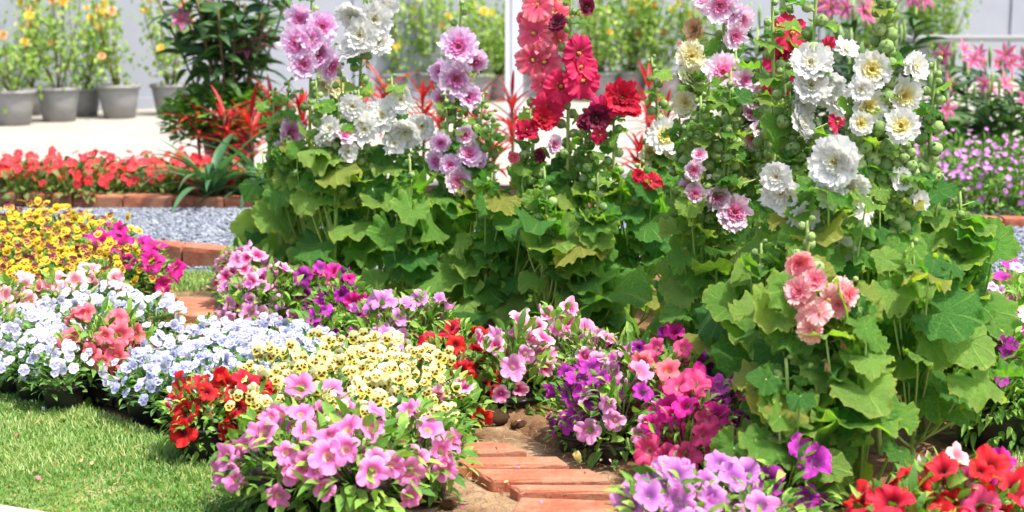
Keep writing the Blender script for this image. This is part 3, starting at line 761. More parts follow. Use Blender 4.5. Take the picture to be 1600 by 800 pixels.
# stepping pavers of the path: pixel corners fl, fr, br, bl of the top face, thickness
pavers = [
    ((798, 800), (1010, 806), (1010, 783), (812, 776), 'red brick paver lowest on the path, cut by the bottom of the photo'),
    ((810, 765), (1035, 770), (1025, 757), (796, 757), 'red brick paver second up the path, its chipped left end showing over sand'),
    ((767, 749), (957, 750), (922, 732), (736, 731), 'red brick paver third up the path, lying flat with both ends in view'),
    ((705, 727), (890, 725), (872, 713), (690, 713), 'red brick paver fourth up the path, half shaded beside the dried cream flower'),
    ((690, 705), (825, 704), (787, 692), (680, 688), 'red brick paver fifth up the path, beside the yellow violas'),
    ((252, 489), (372, 495), (346, 478), (250, 476), 'reddish flat paver nearest the white violas at the far end of the path'),
    ((274, 474), (350, 479), (342, 466), (281, 463), 'broken paver between the pink petunias and the grass at the far end of the path'),
    ((216, 462), (278, 464), (272, 452), (222, 450), 'worn tan paver just in front of the small far grass patch'),
]
for i, (a, b, c, d, lab) in enumerate(pavers):
    zt = .022 if i < 5 else .02
    o = brick_from([G(*p, zt) for p in (a, b, c, d)], -.02, zt, 'brick_paver', i); tag(o, lab, 'paver', 'brick pavers of the garden path')
# edging far (red begonia bed) : top y ~ 7.0
xs = []
def edging(x0, x1, y0, y1, h, dep, n, labf, grp, seed, L=None):
    for i in range(n):
        a, b = i / n, (i + 1) / n
        xa, xb = x0 + (x1 - x0) * a + .003, x0 + (x1 - x0) * b - .003
        ya, yb = y0 + (y1 - y0) * a + U(-.004, .004), y0 + (y1 - y0) * b + U(-.004, .004)
        o = brick_from([(xa, ya), (xb, yb), (xb, yb + dep), (xa, ya + dep)], -.02, h + U(-.002, .003), 'edging_brick', seed + i)
        tag(o, labf(i), 'brick', grp)
e0, e1 = G(-40, 319), G(430, 329)
edging(e0.x, e1.x, e0.y, e1.y, .055, .10, 6, lambda i: 'brown red edging brick before the begonias, %s of six from the left' % ORD[i], 'bricks edging the begonia bed', 20)
e0, e1 = G(436, 329), G(1440, 350)
edging(e0.x, e1.x, e0.y, e1.y, .055, .10, 12, lambda i: 'brown red edging brick behind the hollyhocks, %s of twelve along the gravel' % ORD[i], 'bricks edging the bed behind the hollyhocks', 40)
e0, e1 = G(1448, 358), G(1690, 366)
edging(e0.x, e1.x, e0.y, e1.y, .055, .10, 4, lambda i: 'red edging brick before the purple torenia bed, %s of four from the left' % ORD[i], 'bricks edging the torenia bed', 60)
# nearer edging
e0, e1 = G(94, 403), G(352, 428)
edging(e0.x, e1.x, e0.y, e1.y, .085, .10, 4, lambda i: ('tall dark red edging brick between gravel and grass patch, %s of four from the left' % ORD[i]), 'bricks edging the near side of the gravel', 80)
e0, e1 = G(356, 430), G(560, 450)
edging(e0.x, e1.x, e0.y, e1.y, .085, .10, 3, lambda i: 'tall edging brick tucked behind the pink petunias, %s of three' % ORD[i], 'bricks edging the near side of the gravel', 90)

# kerb slab at the lawn's near corner
kp = [G(-120, 775, .02), G(0, 788, .02), G(80, 801, .02), G(260, 835, .02), G(-120, 900, .02)]
def slab(name, pts, z0, z1, mat):
    g = Geo(); n = len(pts); V = [(p[0], p[1], z0) for p in pts] + [(p[0], p[1], z1) for p in pts]; F = []
    for i in range(n):
        j = (i + 1) % n; F += [(i, j, n + j), (i, n + j, n + i)]
    F += [(n, n + i, n + i + 1) for i in range(1, n - 1)]
    g.add(V, F); return struct(name, g.mesh(name, [mat], False))
slab('kerb', [kp[4], kp[3], kp[2], kp[1], kp[0]], 0, .02, M['kerb_stone'])

# ------------------------------------------------------------------ back wall, post, frame
def boxm(g, x0, x1, y0, y1, z0, z1, m=0, bv=0.0):
    V = [(x, y, z) for z in (z0, z1) for y in (y0, y1) for x in (x0, x1)]
    F = [(0, 2, 1), (1, 2, 3), (4, 5, 6), (5, 7, 6), (0, 1, 4), (1, 5, 4), (2, 6, 3), (3, 6, 7), (0, 4, 2), (2, 4, 6), (1, 3, 5), (3, 7, 5)]
    g.add(V, F, m)
g = Geo()
WY = 12.9
boxm(g, -7, 17, WY, WY + .08, 0.0, 2.4)
for i in range(20): boxm(g, -7 + i * 1.25, -6.94 + i * 1.25, WY - .025, WY - .002, 0, 2.4)
boxm(g, -7, 17, WY - .05, WY - .002, 0.0, .10)
wl = link(bpy.data.objects.new('back_wall', g.mesh('back_wall', [M['wall_panel']], False)))
wl.location = (0, .33, 0); wl.rotation_euler = (0, 0, math.atan(.45))
tag(wl, 'pale blue grey panelled wall closing the garden behind the pots', 'wall')
pp = G(803, 160, 0); Yp = 10.3; px_ = AT(803, 60, Yp).x
g = Geo(); boxm(g, -.058, .058, -.058, .058, .012, 2.6); boxm(g, -.012, .012, -.068, -.0585, .012, 2.6)
po = link(bpy.data.objects.new('post', g.mesh('post', [M['post_paint']], False))); po.location = (px_, Yp, 0)
tag(po, 'square pale grey metal post rising behind the crimson hollyhocks', 'post')
g = Geo(); boxm(g, -.09, .09, -.12, .12, .0125, .045)
# white bench/table structure right back
pr = AT(1560, 60, 11.0)
tb = thing('garden_table', 'pale grey garden table mostly hidden behind the pink lilies', 'table', (pr.x + .1, 11.2, 0))
g = Geo(); boxm(g, -.75, .75, -.35, .35, .64, .67); inst('tabletop', g.mesh('tabletop', [M['grey_plastic']], False), tb, (0, 0, 0))
for sx in (-1, 1):
    for sy in (-1, 1):
        g = Geo(); boxm(g, sx * .66 - .03, sx * .66 + .03, sy * .28 - .03, sy * .28 + .03, .006, .638); inst('leg', g.mesh('leg', [M['grey_plastic']], False), tb, (0, 0, 0))

# ================================================================== PLANTS
def place_flowers(root, name, meshes, n, centre, rads, size, mats, elr=(-.05, 1.35), dirf=None, gap=1.1, cone=None, slot1=None, seed=0, zmin=.02, roll=None, smooth_front=.0):
    rs = np.random.default_rng(seed); pts = []; tries = 0
    lo, hi = math.sin(elr[0]), math.sin(elr[1])
    while len(pts) < n and tries < n * 30:
        tries += 1
        el = math.asin(rs.uniform(lo, hi)); az = rs.uniform(0, 2 * math.pi)
        if smooth_front and math.sin(az) > 0 and math.cos(el) > .55 and rs.uniform() < smooth_front: continue
        u_ = np.array([math.cos(az) * math.cos(el), math.sin(az) * math.cos(el), math.sin(el)])
        p = np.array(centre) + u_ * np.array(rads) * rs.uniform(.84, 1.18)
        if p[2] < zmin: continue
        if any(np.linalg.norm(p - q) < gap * size for q in pts): continue
        pts.append(p)
        d = dirf(u_, rs) if dirf else u_ + rs.normal(0, .3, 3)
        rl = rs.uniform(0, 6.28) if roll is None else rs.normal(0, roll)
        mt = mats[rs.integers(len(mats))]
        inst(name, meshes[rs.integers(len(meshes))], root, p, frame(d, rl), size * rs.uniform(.72, 1.14), {0: M[mt]})

def petunia(u, v, rad, h, cols, nf, label, sink=0.0,  size=.031, zc=.15, fol=0, seed=0, pot=True, cat='petunia', group=None, Yshift=0, dense_front=.5, low=-.15):
    c = G(u, v, zc); base = Vector((c.x, c.y + Yshift, 0))
    root = thing('petunia_plant', label, cat, base, group)
    if pot: inst('pot', POT_S, root, (0, 0, 0.004 - sink), None, (1.05, 1.05, .85))
    z0 = .065 - sink * .6
    inst('foliage', PETF[fol % len(PETF)], root, (0, 0, z0 + .005), rz(seed * 1.7), (rad * 1.06, rad * 1.06, h))
    def df(u_, rs):
        return u_ * np.array([1, 1, .8]) + np.array([0, -.55, .25]) + rs.normal(0, .28, 3)
    place_flowers(root, 'flower', PETO, nf, (0, 0, z0 + h * .22), (rad * 1.02, rad * 1.02, h * .86), size, cols, (low, 1.4), df, 1.05, seed=seed, smooth_front=dense_front)
    place_flowers(root, 'bud', [PBUD], 4, (0, 0, z0 + h * .25), (rad * 1.0, rad * 1.0, h * .8), size * .8, cols, (.1, 1.4), lambda u_, rs: u_ + rs.normal(0, .3, 3) + (0, 0, .6), 1, seed=seed + 999, smooth_front=.5)
    if seed % 2 == 0: place_flowers(root, 'wilted_flower', WILT, 1, (0, 0, z0 + h * .25), (rad, rad, h * .75), size * .5, ['h_dried'], (.0, 1.0), lambda u_, rs: u_ + (0, -.3, -.5), 1, seed=seed + 555, smooth_front=.9)
    return root

def viola(x, y, label, cols, seed, group, rad=.078, h=.085, nf=24, size=.0175, z0=.055):
    root = thing('viola_plant', label, 'viola', (x, y, 0), group)
    inst('pot', POT_V, root, (0, 0, 0.006), None, (1, 1, 1))
    inst('foliage', VIOF[seed % 3], root, (0, 0, z0), rz(seed * 1.3), (rad * 1.12, rad * 1.12, h))
    def df(u_, rs): return np.array([u_[0] * .55, -1.0 + u_[1] * .25, .55 + u_[2] * .1]) + rs.normal(0, .45, 3)
    place_flowers(root, 'flower', VIO, nf, (0, 0, z0 + h * .42), (rad * 1.12, rad * 1.12, h * .85), size, cols, (.0, 1.5), df, .85, seed=seed, roll=.3, smooth_front=.35)
    return root

def poly_world(pix, z): return [(p.x, p.y) for p in (G(a, b, z) for a, b in pix)]
EV = Vector((-.70, .714)); NV = Vector((.714, .70))      # along the lawn edge / into the bed
def viola_field(pix, z, cols, desc, group, spacing=.125, seed=0, **kw):
    poly = poly_world(pix, z); P_ = np.array(poly); c = P_.mean(0)
    cells = []
    for i in range(-9, 10):
        for j in range(-9, 10):
            x = c[0] + EV.x * i * spacing + NV.x * j * spacing; y = c[1] + EV.y * i * spacing + NV.y * j * spacing
            if in_poly(np.array([x]), np.array([y]), poly)[0]: cells.append((j, i, x, y))
    rows = sorted({c_[0] for c_ in cells})
    out = []
    for j, i, x, y in cells:
        rw = [c_ for c_ in cells if c_[0] == j]; rw.sort(key=lambda q: q[1]); k = [q[1] for q in rw].index(i); r_ = rows.index(j)
        lab = '%s, %s plant of row %s counted from the lawn' % (desc, ORD[k], ['one', 'two', 'three', 'four', 'five', 'six', 'seven', 'eight'][r_])
        out.append(viola(x + U(-.008, .008), y + U(-.008, .008), lab, cols, seed + len(out), group, **kw))
    return cells

def tray(cx, cy, ang, L, Wd, h, label):
    """open black nursery tray with lip and ribbed sides"""
    g = Geo(); bt = .008
    def ring(l, w_, z): return [(-l / 2, -w_ / 2, z), (l / 2, -w_ / 2, z), (l / 2, w_ / 2, z), (-l / 2, w_ / 2, z)]
    rings = [ring(L * .93, Wd * .93, .004), ring(L * .985, Wd * .985, h * .82), ring(L * .985 + .002, Wd * .985 + .002, h * .86), ring(L + .012, Wd + .012, h * .88), ring(L + .012, Wd + .012, h), ring(L * .98 - .004, Wd * .98 - .004, h), ring(L * .92, Wd * .92, .010)]
    V = [p for r_ in rings for p in r_]
    F = list(map(tuple, grid_faces(len(rings), 4, True)[:, ::-1]))
    b = (len(rings) - 1) * 4; F += [(b, b + 1, b + 2), (b, b + 2, b + 3), (0, 2, 1), (0, 3, 2)]
    g.add(V, F)
    nr = int(L / .035)
    for i in range(nr):
        x = -L * .46 + L * .92 * i / (nr - 1)
        for s in (-1, 1): boxm(g, x - .004, x + .004, s * Wd * .485 - .004, s * Wd * .485 + .004, .006, h * .87)
    for i in range(int(Wd / .035)):
        y = -Wd * .45 + .035 * i
        for s in (-1, 1): boxm(g, s * L * .485 - .004, s * L * .485 + .004, y - .004, y + .004, .006, h * .87)
    o = link(bpy.data.objects.new('nursery_tray', g.mesh('nursery_tray', [M['black_plastic']], False)))
    o.location = (cx, cy, 0.01); o.rotation_euler = (0, 0, ang); tag(o, label, 'tray', 'black nursery trays along the lawn'); return o
ta = math.atan2(EV.y, EV.x)

# ---------------- left bed, front to back
GP = 'pink petunias at the front corner'
petunia(445, 690, .115, .13, ['p_pink'], 19, 'pink petunia with pale throats at the front left corner of the bed', 0.0, .032, .15, 0, 1, group=GP, dense_front=.75)
petunia(555, 700, .120, .135, ['p_pink'], 20, 'pink petunia in the middle of the front trio, leafy below', 0.0, .032, .15, 1, 2, group=GP, dense_front=.75)
petunia(655, 668, .095, .12, ['p_pink'], 13, 'pink petunia nearest the brick path, smallest of the front trio', 0.0, .033, .15, 2, 3, group=GP, dense_front=.7)
petunia(500, 632, .09, .11, ['p_pink'], 8, 'pink petunia wedged between its pink neighbours and the yellow violas', 0.0, .032, .15, 2, 4, group=GP)
t0 = G(505, 775, 0); tray(t0.x + .035, t0.y + .06, R(8), .36, .27, .055, 'black nursery tray under the pink petunias, its front left corner showing')
viola_field([(372, 640), (480, 640), (560, 660), (700, 640), (690, 590), (610, 545), (480, 548), (370, 600)], .13, ['v_yellow', 'v_yellow', 'v_paleyellow'], 'pale yellow whiskered viola', 'pale yellow violas behind the pink petunias', .115, 100, h=.10, nf=31, size=.0162)
viola(G(690, 672, .08).x, G(690, 672, .08).y, 'small pale yellow viola leaning out over the path beside pink petunias', ['v_yellow'], 198, 'pale yellow violas behind the pink petunias', rad=.06, h=.06, nf=9, size=.0175)
GR = 'red petunias between blue and yellow violas'
petunia(318, 630, .085, .12, ['p_red'], 10, 'bright red petunia hanging over the tray edge beside the lawn', 0.0, .032, .13, 3, 5, group=GR, dense_front=.7)
petunia(375, 605, .075, .12, ['p_red'], 10, 'bright red petunia higher up, between pale blue and yellow violas', 0.0, .032, .16, 3, 6, group=GR)
viola_field([(208, 572), (245, 606), (335, 594), (420, 570), (520, 555), (500, 522), (400, 508), (320, 514), (240, 540)], .13, ['v_blue', 'v_blue', 'v_white'], 'pale blue viola', 'pale blue violas in the middle of the bed', .112, 200, nf=34, size=.0155)
t1 = G(262, 668, 0); tray(t1.x + NV.x * .10, t1.y + NV.y * .16, ta, .34, .27, .055, 'black nursery tray under the pale blue violas')
GC = 'coral petunias between the blue and white violas'
petunia(152, 532, .095, .15, ['p_coral'], 20, 'coral pink petunia over the lawn edge between white and blue violas', 0.0, .032, .15, 0, 7, group=GC, dense_front=.7)
petunia(192, 515, .075, .14, ['p_coral'], 13, 'coral pink petunia touching the pale blue violas', 0.0, .03, .17, 1, 8, group=GC)
petunia(320, 500, .04, .09, ['p_coral'], 3, 'small coral petunia peeping from behind the blue violas by the far pavers', 0.0, .03, .15, 2, 9, group=GC)
viola_field([(5, 540), (50, 568), (92, 572), (104, 505), (195, 478), (262, 492), (235, 468), (130, 455), (60, 480), (0, 510)], .13, ['v_white'], 'white viola tinged lavender', 'white lavender violas on the lawn side', .115, 300, nf=34, size=.0155, h=.09)
t2 = G(98, 622, 0); tray(t2.x + NV.x * .13, t2.y + NV.y * .13, ta + .1, .50, .27, .055, 'black nursery tray under the white violas, its long edge showing')
GPP = 'pale pink petunias on the far left'
for k, (u, v, r_, n_, lab) in enumerate([
    (25, 470, .10, 12, 'pale pink petunia below the gold violas at the far left'),
    (95, 462, .09, 11, 'pale pink petunia in the middle of the row behind the white violas'),
    (150, 450, .075, 9, 'pale pink petunia at the right end of the row behind the white violas'),
    (-10, 505, .09, 9, 'rose pink petunia cut by the left edge above the lawn'),
    (5, 480, .06, 5, 'pale pink petunia between its pink neighbours and the white violas')]):
    petunia(u, v - 8, r_, .13, ['p_palepink'], n_ + 3, lab, 0.0, .031, .16, k, 20 + k, group=GPP)
viola_field([(-60, 440), (60, 455), (190, 428), (205, 385), (160, 352), (80, 335), (-40, 325)], .17, ['v_gold', 'v_maroon'], 'golden and maroon viola', 'golden and maroon violas at the far left', .14, 400, h=.13, nf=23, size=.0175, rad=.085)
GM = 'magenta petunias before the gravel'
petunia(165, 372, .12, .15, ['p_magenta'], 14, 'magenta petunia rising behind the golden violas before the gravel', 0.0, .04, .20, 1, 30, group=GM)
petunia(215, 400, .11, .14, ['p_magenta'], 14, 'magenta petunia trailing over the small grass patch by the bricks', 0.0, .04, .17, 3, 31, group=GM, dense_front=.7)

# ---------------- middle row under the hollyhocks, from the back left to the front right
GF = 'petunias planted before the hollyhocks'
mid = [
    (385, 422, .10, .15, ['p_rose', 'p_rose', 'p_pinkveined'], 22, 'rose pink petunia with dark eyes at the left end before the hollyhocks', .031),
    (425, 455, .10, .15, ['p_rose', 'p_pinkveined'], 20, 'rose petunia leaning over the far path pavers beside the purple ones', .030),
    (388, 458, .085, .13, ['p_pinkveined', 'p_lilac'], 14, 'pink and lilac petunia next to the far bricks', .032),
    (480, 450, .10, .15, ['p_purple', 'p_violet', 'p_magenta'], 13, 'dark purple petunia behind the blue violas', .031),
    (540, 465, .10, .15, ['p_purple', 'p_magenta', 'p_violet'], 13, 'purple and cerise petunia directly below a big hollyhock leaf', .031),
    (500, 505, .09, .12, ['p_purple', 'p_violet'], 9, 'dark violet petunia touching the blue and yellow violas', .030),
    (600, 500, .09, .15, ['p_lilac'], 12, 'lilac petunia with drooping trumpets left of the red one', .033),
    (665, 490, .09, .14, ['p_lilac'], 10, 'lilac petunia half hidden by a hanging hollyhock leaf', .033),
    (590, 535, .08, .12, ['p_pinkveined', 'p_lilac'], 7, 'pinkish lilac petunia at the back of the yellow violas', .031),
    (712, 550, .10, .16, ['p_red'], 12, 'dark leaved red petunia in the shade before the hollyhocks', .036),
    (700, 600, .08, .10, ['p_red', 'p_rose'], 5, 'low red petunia beside the yellow violas at the path', .032),
    (800, 560, .10, .16, ['p_rose', 'p_pinkveined'], 17, 'rose veined petunia at the left of the pink mound beyond the path', .033),
    (865, 535, .11, .17, ['p_rose', 'p_pinkveined', 'p_rose'], 20, 'tallest rose veined petunia in the pink mound beyond the path', .033),
    (925, 555, .095, .15, ['p_palepink', 'p_pinkveined', 'p_rose'], 14, 'pale salmon pink petunia at the right of the pink mound', .032),
    (915, 612, .085, .13, ['p_violet', 'p_violet', 'p_purple'], 15, 'violet magenta petunia hanging over the soil beside the brick path', .034),
    (968, 625, .09, .14, ['p_violet', 'p_pinkveined', 'p_pinkveined'], 12, 'mixed violet and pink petunia above the shaded soil', .031),
    (1000, 570, .10, .15, ['p_purple', 'p_pinkveined'], 8, 'leafy petunia with few dark purple flowers', .031),
    (1045, 610, .095, .16, ['p_hotpink', 'p_hotpink', 'p_coral'], 22, 'dense hot pink petunia left of the large hollyhock leaves', .033),
    (1075, 665, .09, .16, ['p_hotpink', 'p_magenta'], 20, 'cerise petunia just above the lavender ones', .033),
    (1110, 640, .09, .15, ['p_magenta', 'p_purple', 'p_violet'], 13, 'deep magenta petunia under the hollyhock leaves', .034),
    (1125, 590, .09, .15, ['p_violet', 'p_purple'], 9, 'dark purple petunia behind the hot pink ones in leaf shade', .032),
    (1080, 545, .09, .15, ['p_purple', 'p_magenta'], 8, 'dark plum petunia between hollyhock stems above the hot pink ones', .032),
    (1052, 785, .10, .14, ['p_lavender', 'p_lilac'], 21, 'lavender petunia at the bottom beside the brick path', .033),
    (1105, 772, .09, .13, ['p_lavender', 'p_lilac', 'p_lavender'], 15, 'lavender purple petunia in the middle of the lavender trio', .033),
    (1175, 790, .10, .13, ['p_lilac'], 10, 'orchid petunia at the bottom edge left of the hollyhock stems', .033),
    (1222, 735, .09, .14, ['p_violet'], 9, 'violet petunia behind the pale hollyhock stems', .036),
    (1400, 815, .10, .14, ['p_red'], 13, 'red petunia at the bottom edge right of the hollyhock stems', .036),
    (1455, 792, .10, .15, ['p_red'], 16, 'red petunia in the middle of the red group at the lower right', .036),
    (1530, 795, .105, .15, ['p_red', 'p_red', 'p_red', 'p_hotpink'], 17, 'red petunia nearest the lawn at the lower right', .036),
    (1475, 752, .09, .13, ['p_red', 'p_palepink'], 9, 'red and pale pink petunia just under the hollyhock leaves', .033),
    (1545, 755, .07, .12, ['p_palepink', 'p_magenta'], 8, 'pink and magenta petunia at the back of the red group', .033),
]
for k, (u, v, r_, h_, cols, n_, lab, sz) in enumerate(mid):
    petunia(u, v, r_, h_, cols, int(n_ * 1.3), lab, .045, sz * .93, .13, k % 5, 200 + k, group=GF, dense_front=.6)

# dianthus group on the right edge
GD = 'dianthus at the right edge'
for k, (u, v, n_, cols, lab) in enumerate([(1545, 500, 22, ['dianthus'], 'white and pink dianthus just right of the hollyhock leaves'), (1600, 470, 20, ['dianthus', 'dianthus_mag'], 'white dianthus cut by the right edge below the gravel'),
                            (1590, 442, 20, ['dianthus_mag'], 'magenta dianthus by the gravel at the right edge'), (1560, 545, 8, ['dianthus', 'p_violet'], 'leafy dianthus with few flowers over a black pot'), (1620, 540, 10, ['p_violet', 'p_purple'], 'purple flowered plant cut by the right edge over a black pot')]):
    c = G(u, v, .24); root = thing('dianthus_plant', lab, 'dianthus', (c.x, c.y, 0), GD)
    inst('pot', POT_S, root, (0, 0, .004), None, (1.3, 1.3, 1.1)); inst('foliage', PETF[3 + k % 2], root, (0, 0, .11), rz(k), (.14, .14, .17))
    place_flowers(root, 'flower', DIA, n_, (0, 0, .18), (.12, .12, .13), .019, cols, (.1, 1.4), lambda u_, rs: u_ + rs.normal(0, .3, 3) + (0, -.4, .2), 1.1, seed=k + 5, smooth_front=.5)

# ------------------------------------------------------------------ hollyhocks
def hcolor(c): return M['h_' + c]
def holly(label, base, top, flowers, nleaf, z0, z1, spread, lsz, seed, wilt=(), nbud=14, front=.65, zsh=.0, petz=.5, shift=(0, 0), group='hollyhocks in the long bed', sidestems=(), face=1.0, fwd=.035, budr=.0095, bractn=12):
    rs = np.random.default_rng(seed); rd = random.Random(seed)
    b = G(*base); Y = b.y
    root = thing('hollyhock', label, 'hollyhock', b, group)
    T = np.array(AT(*top, Y)) - np.array(b)
    bend = np.array([rs.uniform(-.03, .03), rs.uniform(-.03, .03), 0])
    ks = 16; S = curve((0, 0, -.01), T, bend, ks)
    g = Geo(); tube(g, S, np.linspace(.0075, .0032, ks), 8, 0, (.2, rs.uniform(0, 1), 0))
    stems = [S]
    sidestems = list(sidestems)
    if flowers and top[1] < 200:
        for q in range(2 if base[0] > 1060 else 1): sidestems.append((base[0] * .4 + top[0] * .6 + rd.choice((-1, 1)) * rd.uniform(18, 48), rd.uniform(80, 250)))
    for (u2, v2) in sidestems:
        T2 = np.array(AT(u2, v2, Y)) - np.array(b); a = S[3]
        S2 = curve(a, T2, (T2 - a) * np.array([.25, 0, -.06]), ks); tube(g, S2, np.linspace(.005, .0028, ks), 7, 0, (.2, .5, 0)); stems.append(S2)
    def nearest(p):
        best = None
        for S_ in stems:
            Sd = np.array([np.array([np.interp(t, range(ks), S_[:, q]) for q in range(3)]) for t in np.linspace(0, ks - 1, 60)])
            i = np.argmin(np.linalg.norm(Sd - p + np.array([0, 0, .02]), axis=1)); d = np.linalg.norm(Sd[i] - p)
            if best is None or d < best[1]: best = (Sd[i], d)
        return best[0]
    # flowers
    lowest = 1e9
    for (u, v, dpx, col, *ty) in flowers:
        kind = ty[0] if ty else ('s' if col in ('crimson', 'coral', 'salmon') else 'd')
        p = np.array(AT(u, v, Y)) - np.array(b); near = nearest(p)
        off = p - near; side = np.clip(off[0] * 9, -1.1, 1.1)
        p[1] += -fwd + min(.03, abs(off[0]) * .5) + rs.uniform(-.012, .012)
        d = np.array([side * 1.1, -1.0 * face, .10]) + rs.normal(0, .3, 3)
        rad = dpx * .5 * PXM(Y) * rs.uniform(.84, .98)
        me = (DBL if kind == 'd' else SGL if kind == 's' else WILT)
        me = me[rs.integers(len(me))]
        if kind == 'w': d = np.array([side * .4, -.4, -.6 if rs.uniform() < .5 else .6])
        f = inst('flower' if kind != 'w' else 'wilted_flower', me, root, p, frame(d, rs.uniform(0, 6.28)), rad, {0: hcolor(col)})
        if kind in 'sd': inst('flower_centre', CEN, f, (0, 0, .05 if kind == 'd' else -.0), None, .7 if kind == 'd' else 1.15)
        dn = d / np.linalg.norm(d)
        tube(g, curve(near, p - dn * rad * .38, (0, 0, -.008), 5), .0019, 5, 0, (.2, .4, 0))
        lowest = min(lowest, p[2])
    # buds along the upper stem(s)
    for S_ in stems:
        for i in range(nbud):
            t = 1 - (i / nbud) ** 1.1 * (.55 if nbud > 20 else .45)
            q = np.array([np.interp(t * (ks - 1), range(ks), S_[:, a]) for a in range(3)])
            az = i * 2.4 + rs.uniform(-.4, .4); r_ = budr * (.55 + .9 * min(1, i / nbud * 2.2))
            out = np.array([math.cos(az), math.sin(az), .55]); out /= np.linalg.norm(out)
            ds = (.010 + .013 * min(1, i / nbud * 3)) * 1.0
            inst('bud', BUD, root, q + out * ds, frame(out + rvec(.15), rs.uniform(0, 6)), r_)
            tube(g, [q, q + out * ds * .6], .0015, 4, 0, (.2, .4, 0), False)
        for i in range(bractn):
            t = 1 - rs.uniform(.05, .6); q = np.array([np.interp(t * (ks - 1), range(ks), S_[:, a]) for a in range(3)])
            az = rs.uniform(0, 6.28) if rs.uniform() < .4 else rs.uniform(-3.1, 0); out = np.array([math.cos(az), math.sin(az), .3]); p = q + out * rs.uniform(.015, .035)
            tube(g, [q, p], .0015, 4, 0, (.2, .4, 0), False)
            inst('leaf', HL[rs.integers(12)], root, p, frame_xn(out + (0, 0, -.3), np.array([out[0] * .3, -.4, .8]) + rvec(.3)), rs.uniform(.018, .040))
    # leaves
    near = base[1] >= 600
    nleaf = int(nleaf * (1.12 if near else .86)); lsz *= .84 if near else 1.0
    for i in range(nleaf):
        tz = (i + rs.uniform(0, 1)) / nleaf; z = z0 + (z1 - z0) * tz
        az = rs.uniform(-math.pi, 0) if rs.uniform() < front else rs.uniform(0, math.pi)
        rr = spread * rs.uniform(.3, 1.0) * (1.0 - .45 * tz)
        out = np.array([math.cos(az), math.sin(az) * .9, 0])
        q0 = np.array([np.interp(max(0, (z * petz - .02)) / T[2] * (ks - 1), range(ks), S[:, a]) for a in range(3)])
        sc_ = lsz * rs.uniform(.5, 1.2) * (1.05 - .35 * tz)
        c0 = np.array([np.interp(z / T[2] * (ks - 1), range(ks), S[:, a]) for a in range(3)])
        p = np.array([c0[0], c0[1], z]) + out * max(0.01, rr - sc_ * .35)
        p[2] = max(p[2], .03)
        nrm = np.array([.10, -.42, .95]) + out * .32 + rs.normal(0, .33, 3)
        tip = out * np.array([1, 1, 0]) + np.array([0, 0, -.35]) + rs.normal(0, .35, 3)
        inst('leaf', HL[rs.integers(12)], root, p, frame_xn(tip, nrm), sc_)
        tube(g, curve(q0, p, np.array([0, 0, -.02]) + out * .02, 6), np.linspace(.0042 if petz < .25 else .0031, .0019, 6), 6, 0, (.2, rs.uniform(0, 1), 0))
    inst('stem', g.mesh('hollyhock_stem', [M['holly_stem']]), root, (0, 0, 0))
    return root

W_, D_ = 'w', 'd'
LA = dict(z0=.10, z1=.53, spread=.17, lsz=.085)
holly('lilac hollyhock with a dense flower column, left end of the bed', (478, 478), (487, -25), [(470, 30, 52, 'lilac'), (503, 42, 55, 'lilac'), (468, 68, 58, 'lilac'), (500, 84, 58, 'lilac'), (515, 104, 48, 'lilac'), (478, 100, 48, 'lilac'), (488, 60, 50, 'lilac')], 26, seed=1, **LA)
holly('short lilac hollyhock with one big bloom at the left leaf edge', (440, 470), (452, 125), [(455, 205, 58, 'lilac'), (444, 235, 40, 'lilac'), (462, 258, 40, 'lilac')], 24, seed=2, **LA)
holly('white hollyhock with its flower column beside the lilac one', (560, 484), (572, -40), [(552, 25, 58, 'white'), (585, 30, 58, 'white'), (565, 55, 60, 'white'), (552, 78, 46, 'white'), (592, 66, 48, 'white'), (600, 10, 45, 'white'), (575, 96, 26, 'dried', 'w')], 26, seed=3, **LA)
holly('pale yellow hollyhock peeping out behind lilac and white spikes', (520, 462), (522, 70), [(518, 108, 48, 'cream'), (528, 135, 42, 'cream'), (512, 130, 40, 'cream')], 18, seed=4, z0=.10, z1=.5, spread=.15, lsz=.08)
holly('white hollyhock with loose middle blooms under the white column', (600, 490), (612, 120), [(552, 165, 48, 'white'), (600, 180, 56, 'white'), (572, 200, 52, 'white'), (635, 205, 56, 'white'), (628, 155, 46, 'white'), (660, 196, 50, 'white'), (618, 222, 40, 'white')], 26, seed=5, sidestems=[(560, 140)], **LA)
holly('white hollyhock tinged pink, low blooms left of the white cluster', (520, 492), (530, 160), [(518, 200, 46, 'white'), (545, 235, 34, 'white'), (540, 210, 36, 'pink'), (508, 215, 30, 'white')], 24, seed=6, **LA)
holly('lilac pink hollyhock with ruffled blooms below a bare budded tip', (690, 492), (722, -20), [(718, 72, 58, 'lilac'), (713, 122, 60, 'lilac'), (690, 112, 44, 'lilac'), (742, 96, 42, 'lilac'), (692, 155, 44, 'lilac'), (732, 150, 44, 'lilac'), (700, 178, 30, 'dried', 'w'), (728, 180, 28, 'dried', 'w')], 26, seed=7, **LA)
holly('lilac pink hollyhock with a low cluster of blooms over the leaves', (730, 498), (722, 175), [(683, 252, 42, 'lilac'), (733, 240, 46, 'lilac'), (716, 280, 46, 'pink'), (705, 255, 36, 'lilac'), (728, 210, 36, 'pink'), (690, 222, 34, 'lilac'), (752, 250, 26, 'lilac')], 26, seed=8, sidestems=[(770, 175)], **LA)
holly('leafy young hollyhock at the left end over the rose petunias', (420, 455), (410, 240), [], 20, seed=9, z0=.08, z1=.40, spread=.15, lsz=.085, nbud=3)
holly('leafy hollyhock with large leaves hanging over the lilac petunias', (625, 510), (640, 240), [], 24, seed=10, z0=.10, z1=.42, spread=.17, lsz=.095, nbud=6)
LB = dict(z0=.08, z1=.50, spread=.18, lsz=.082)
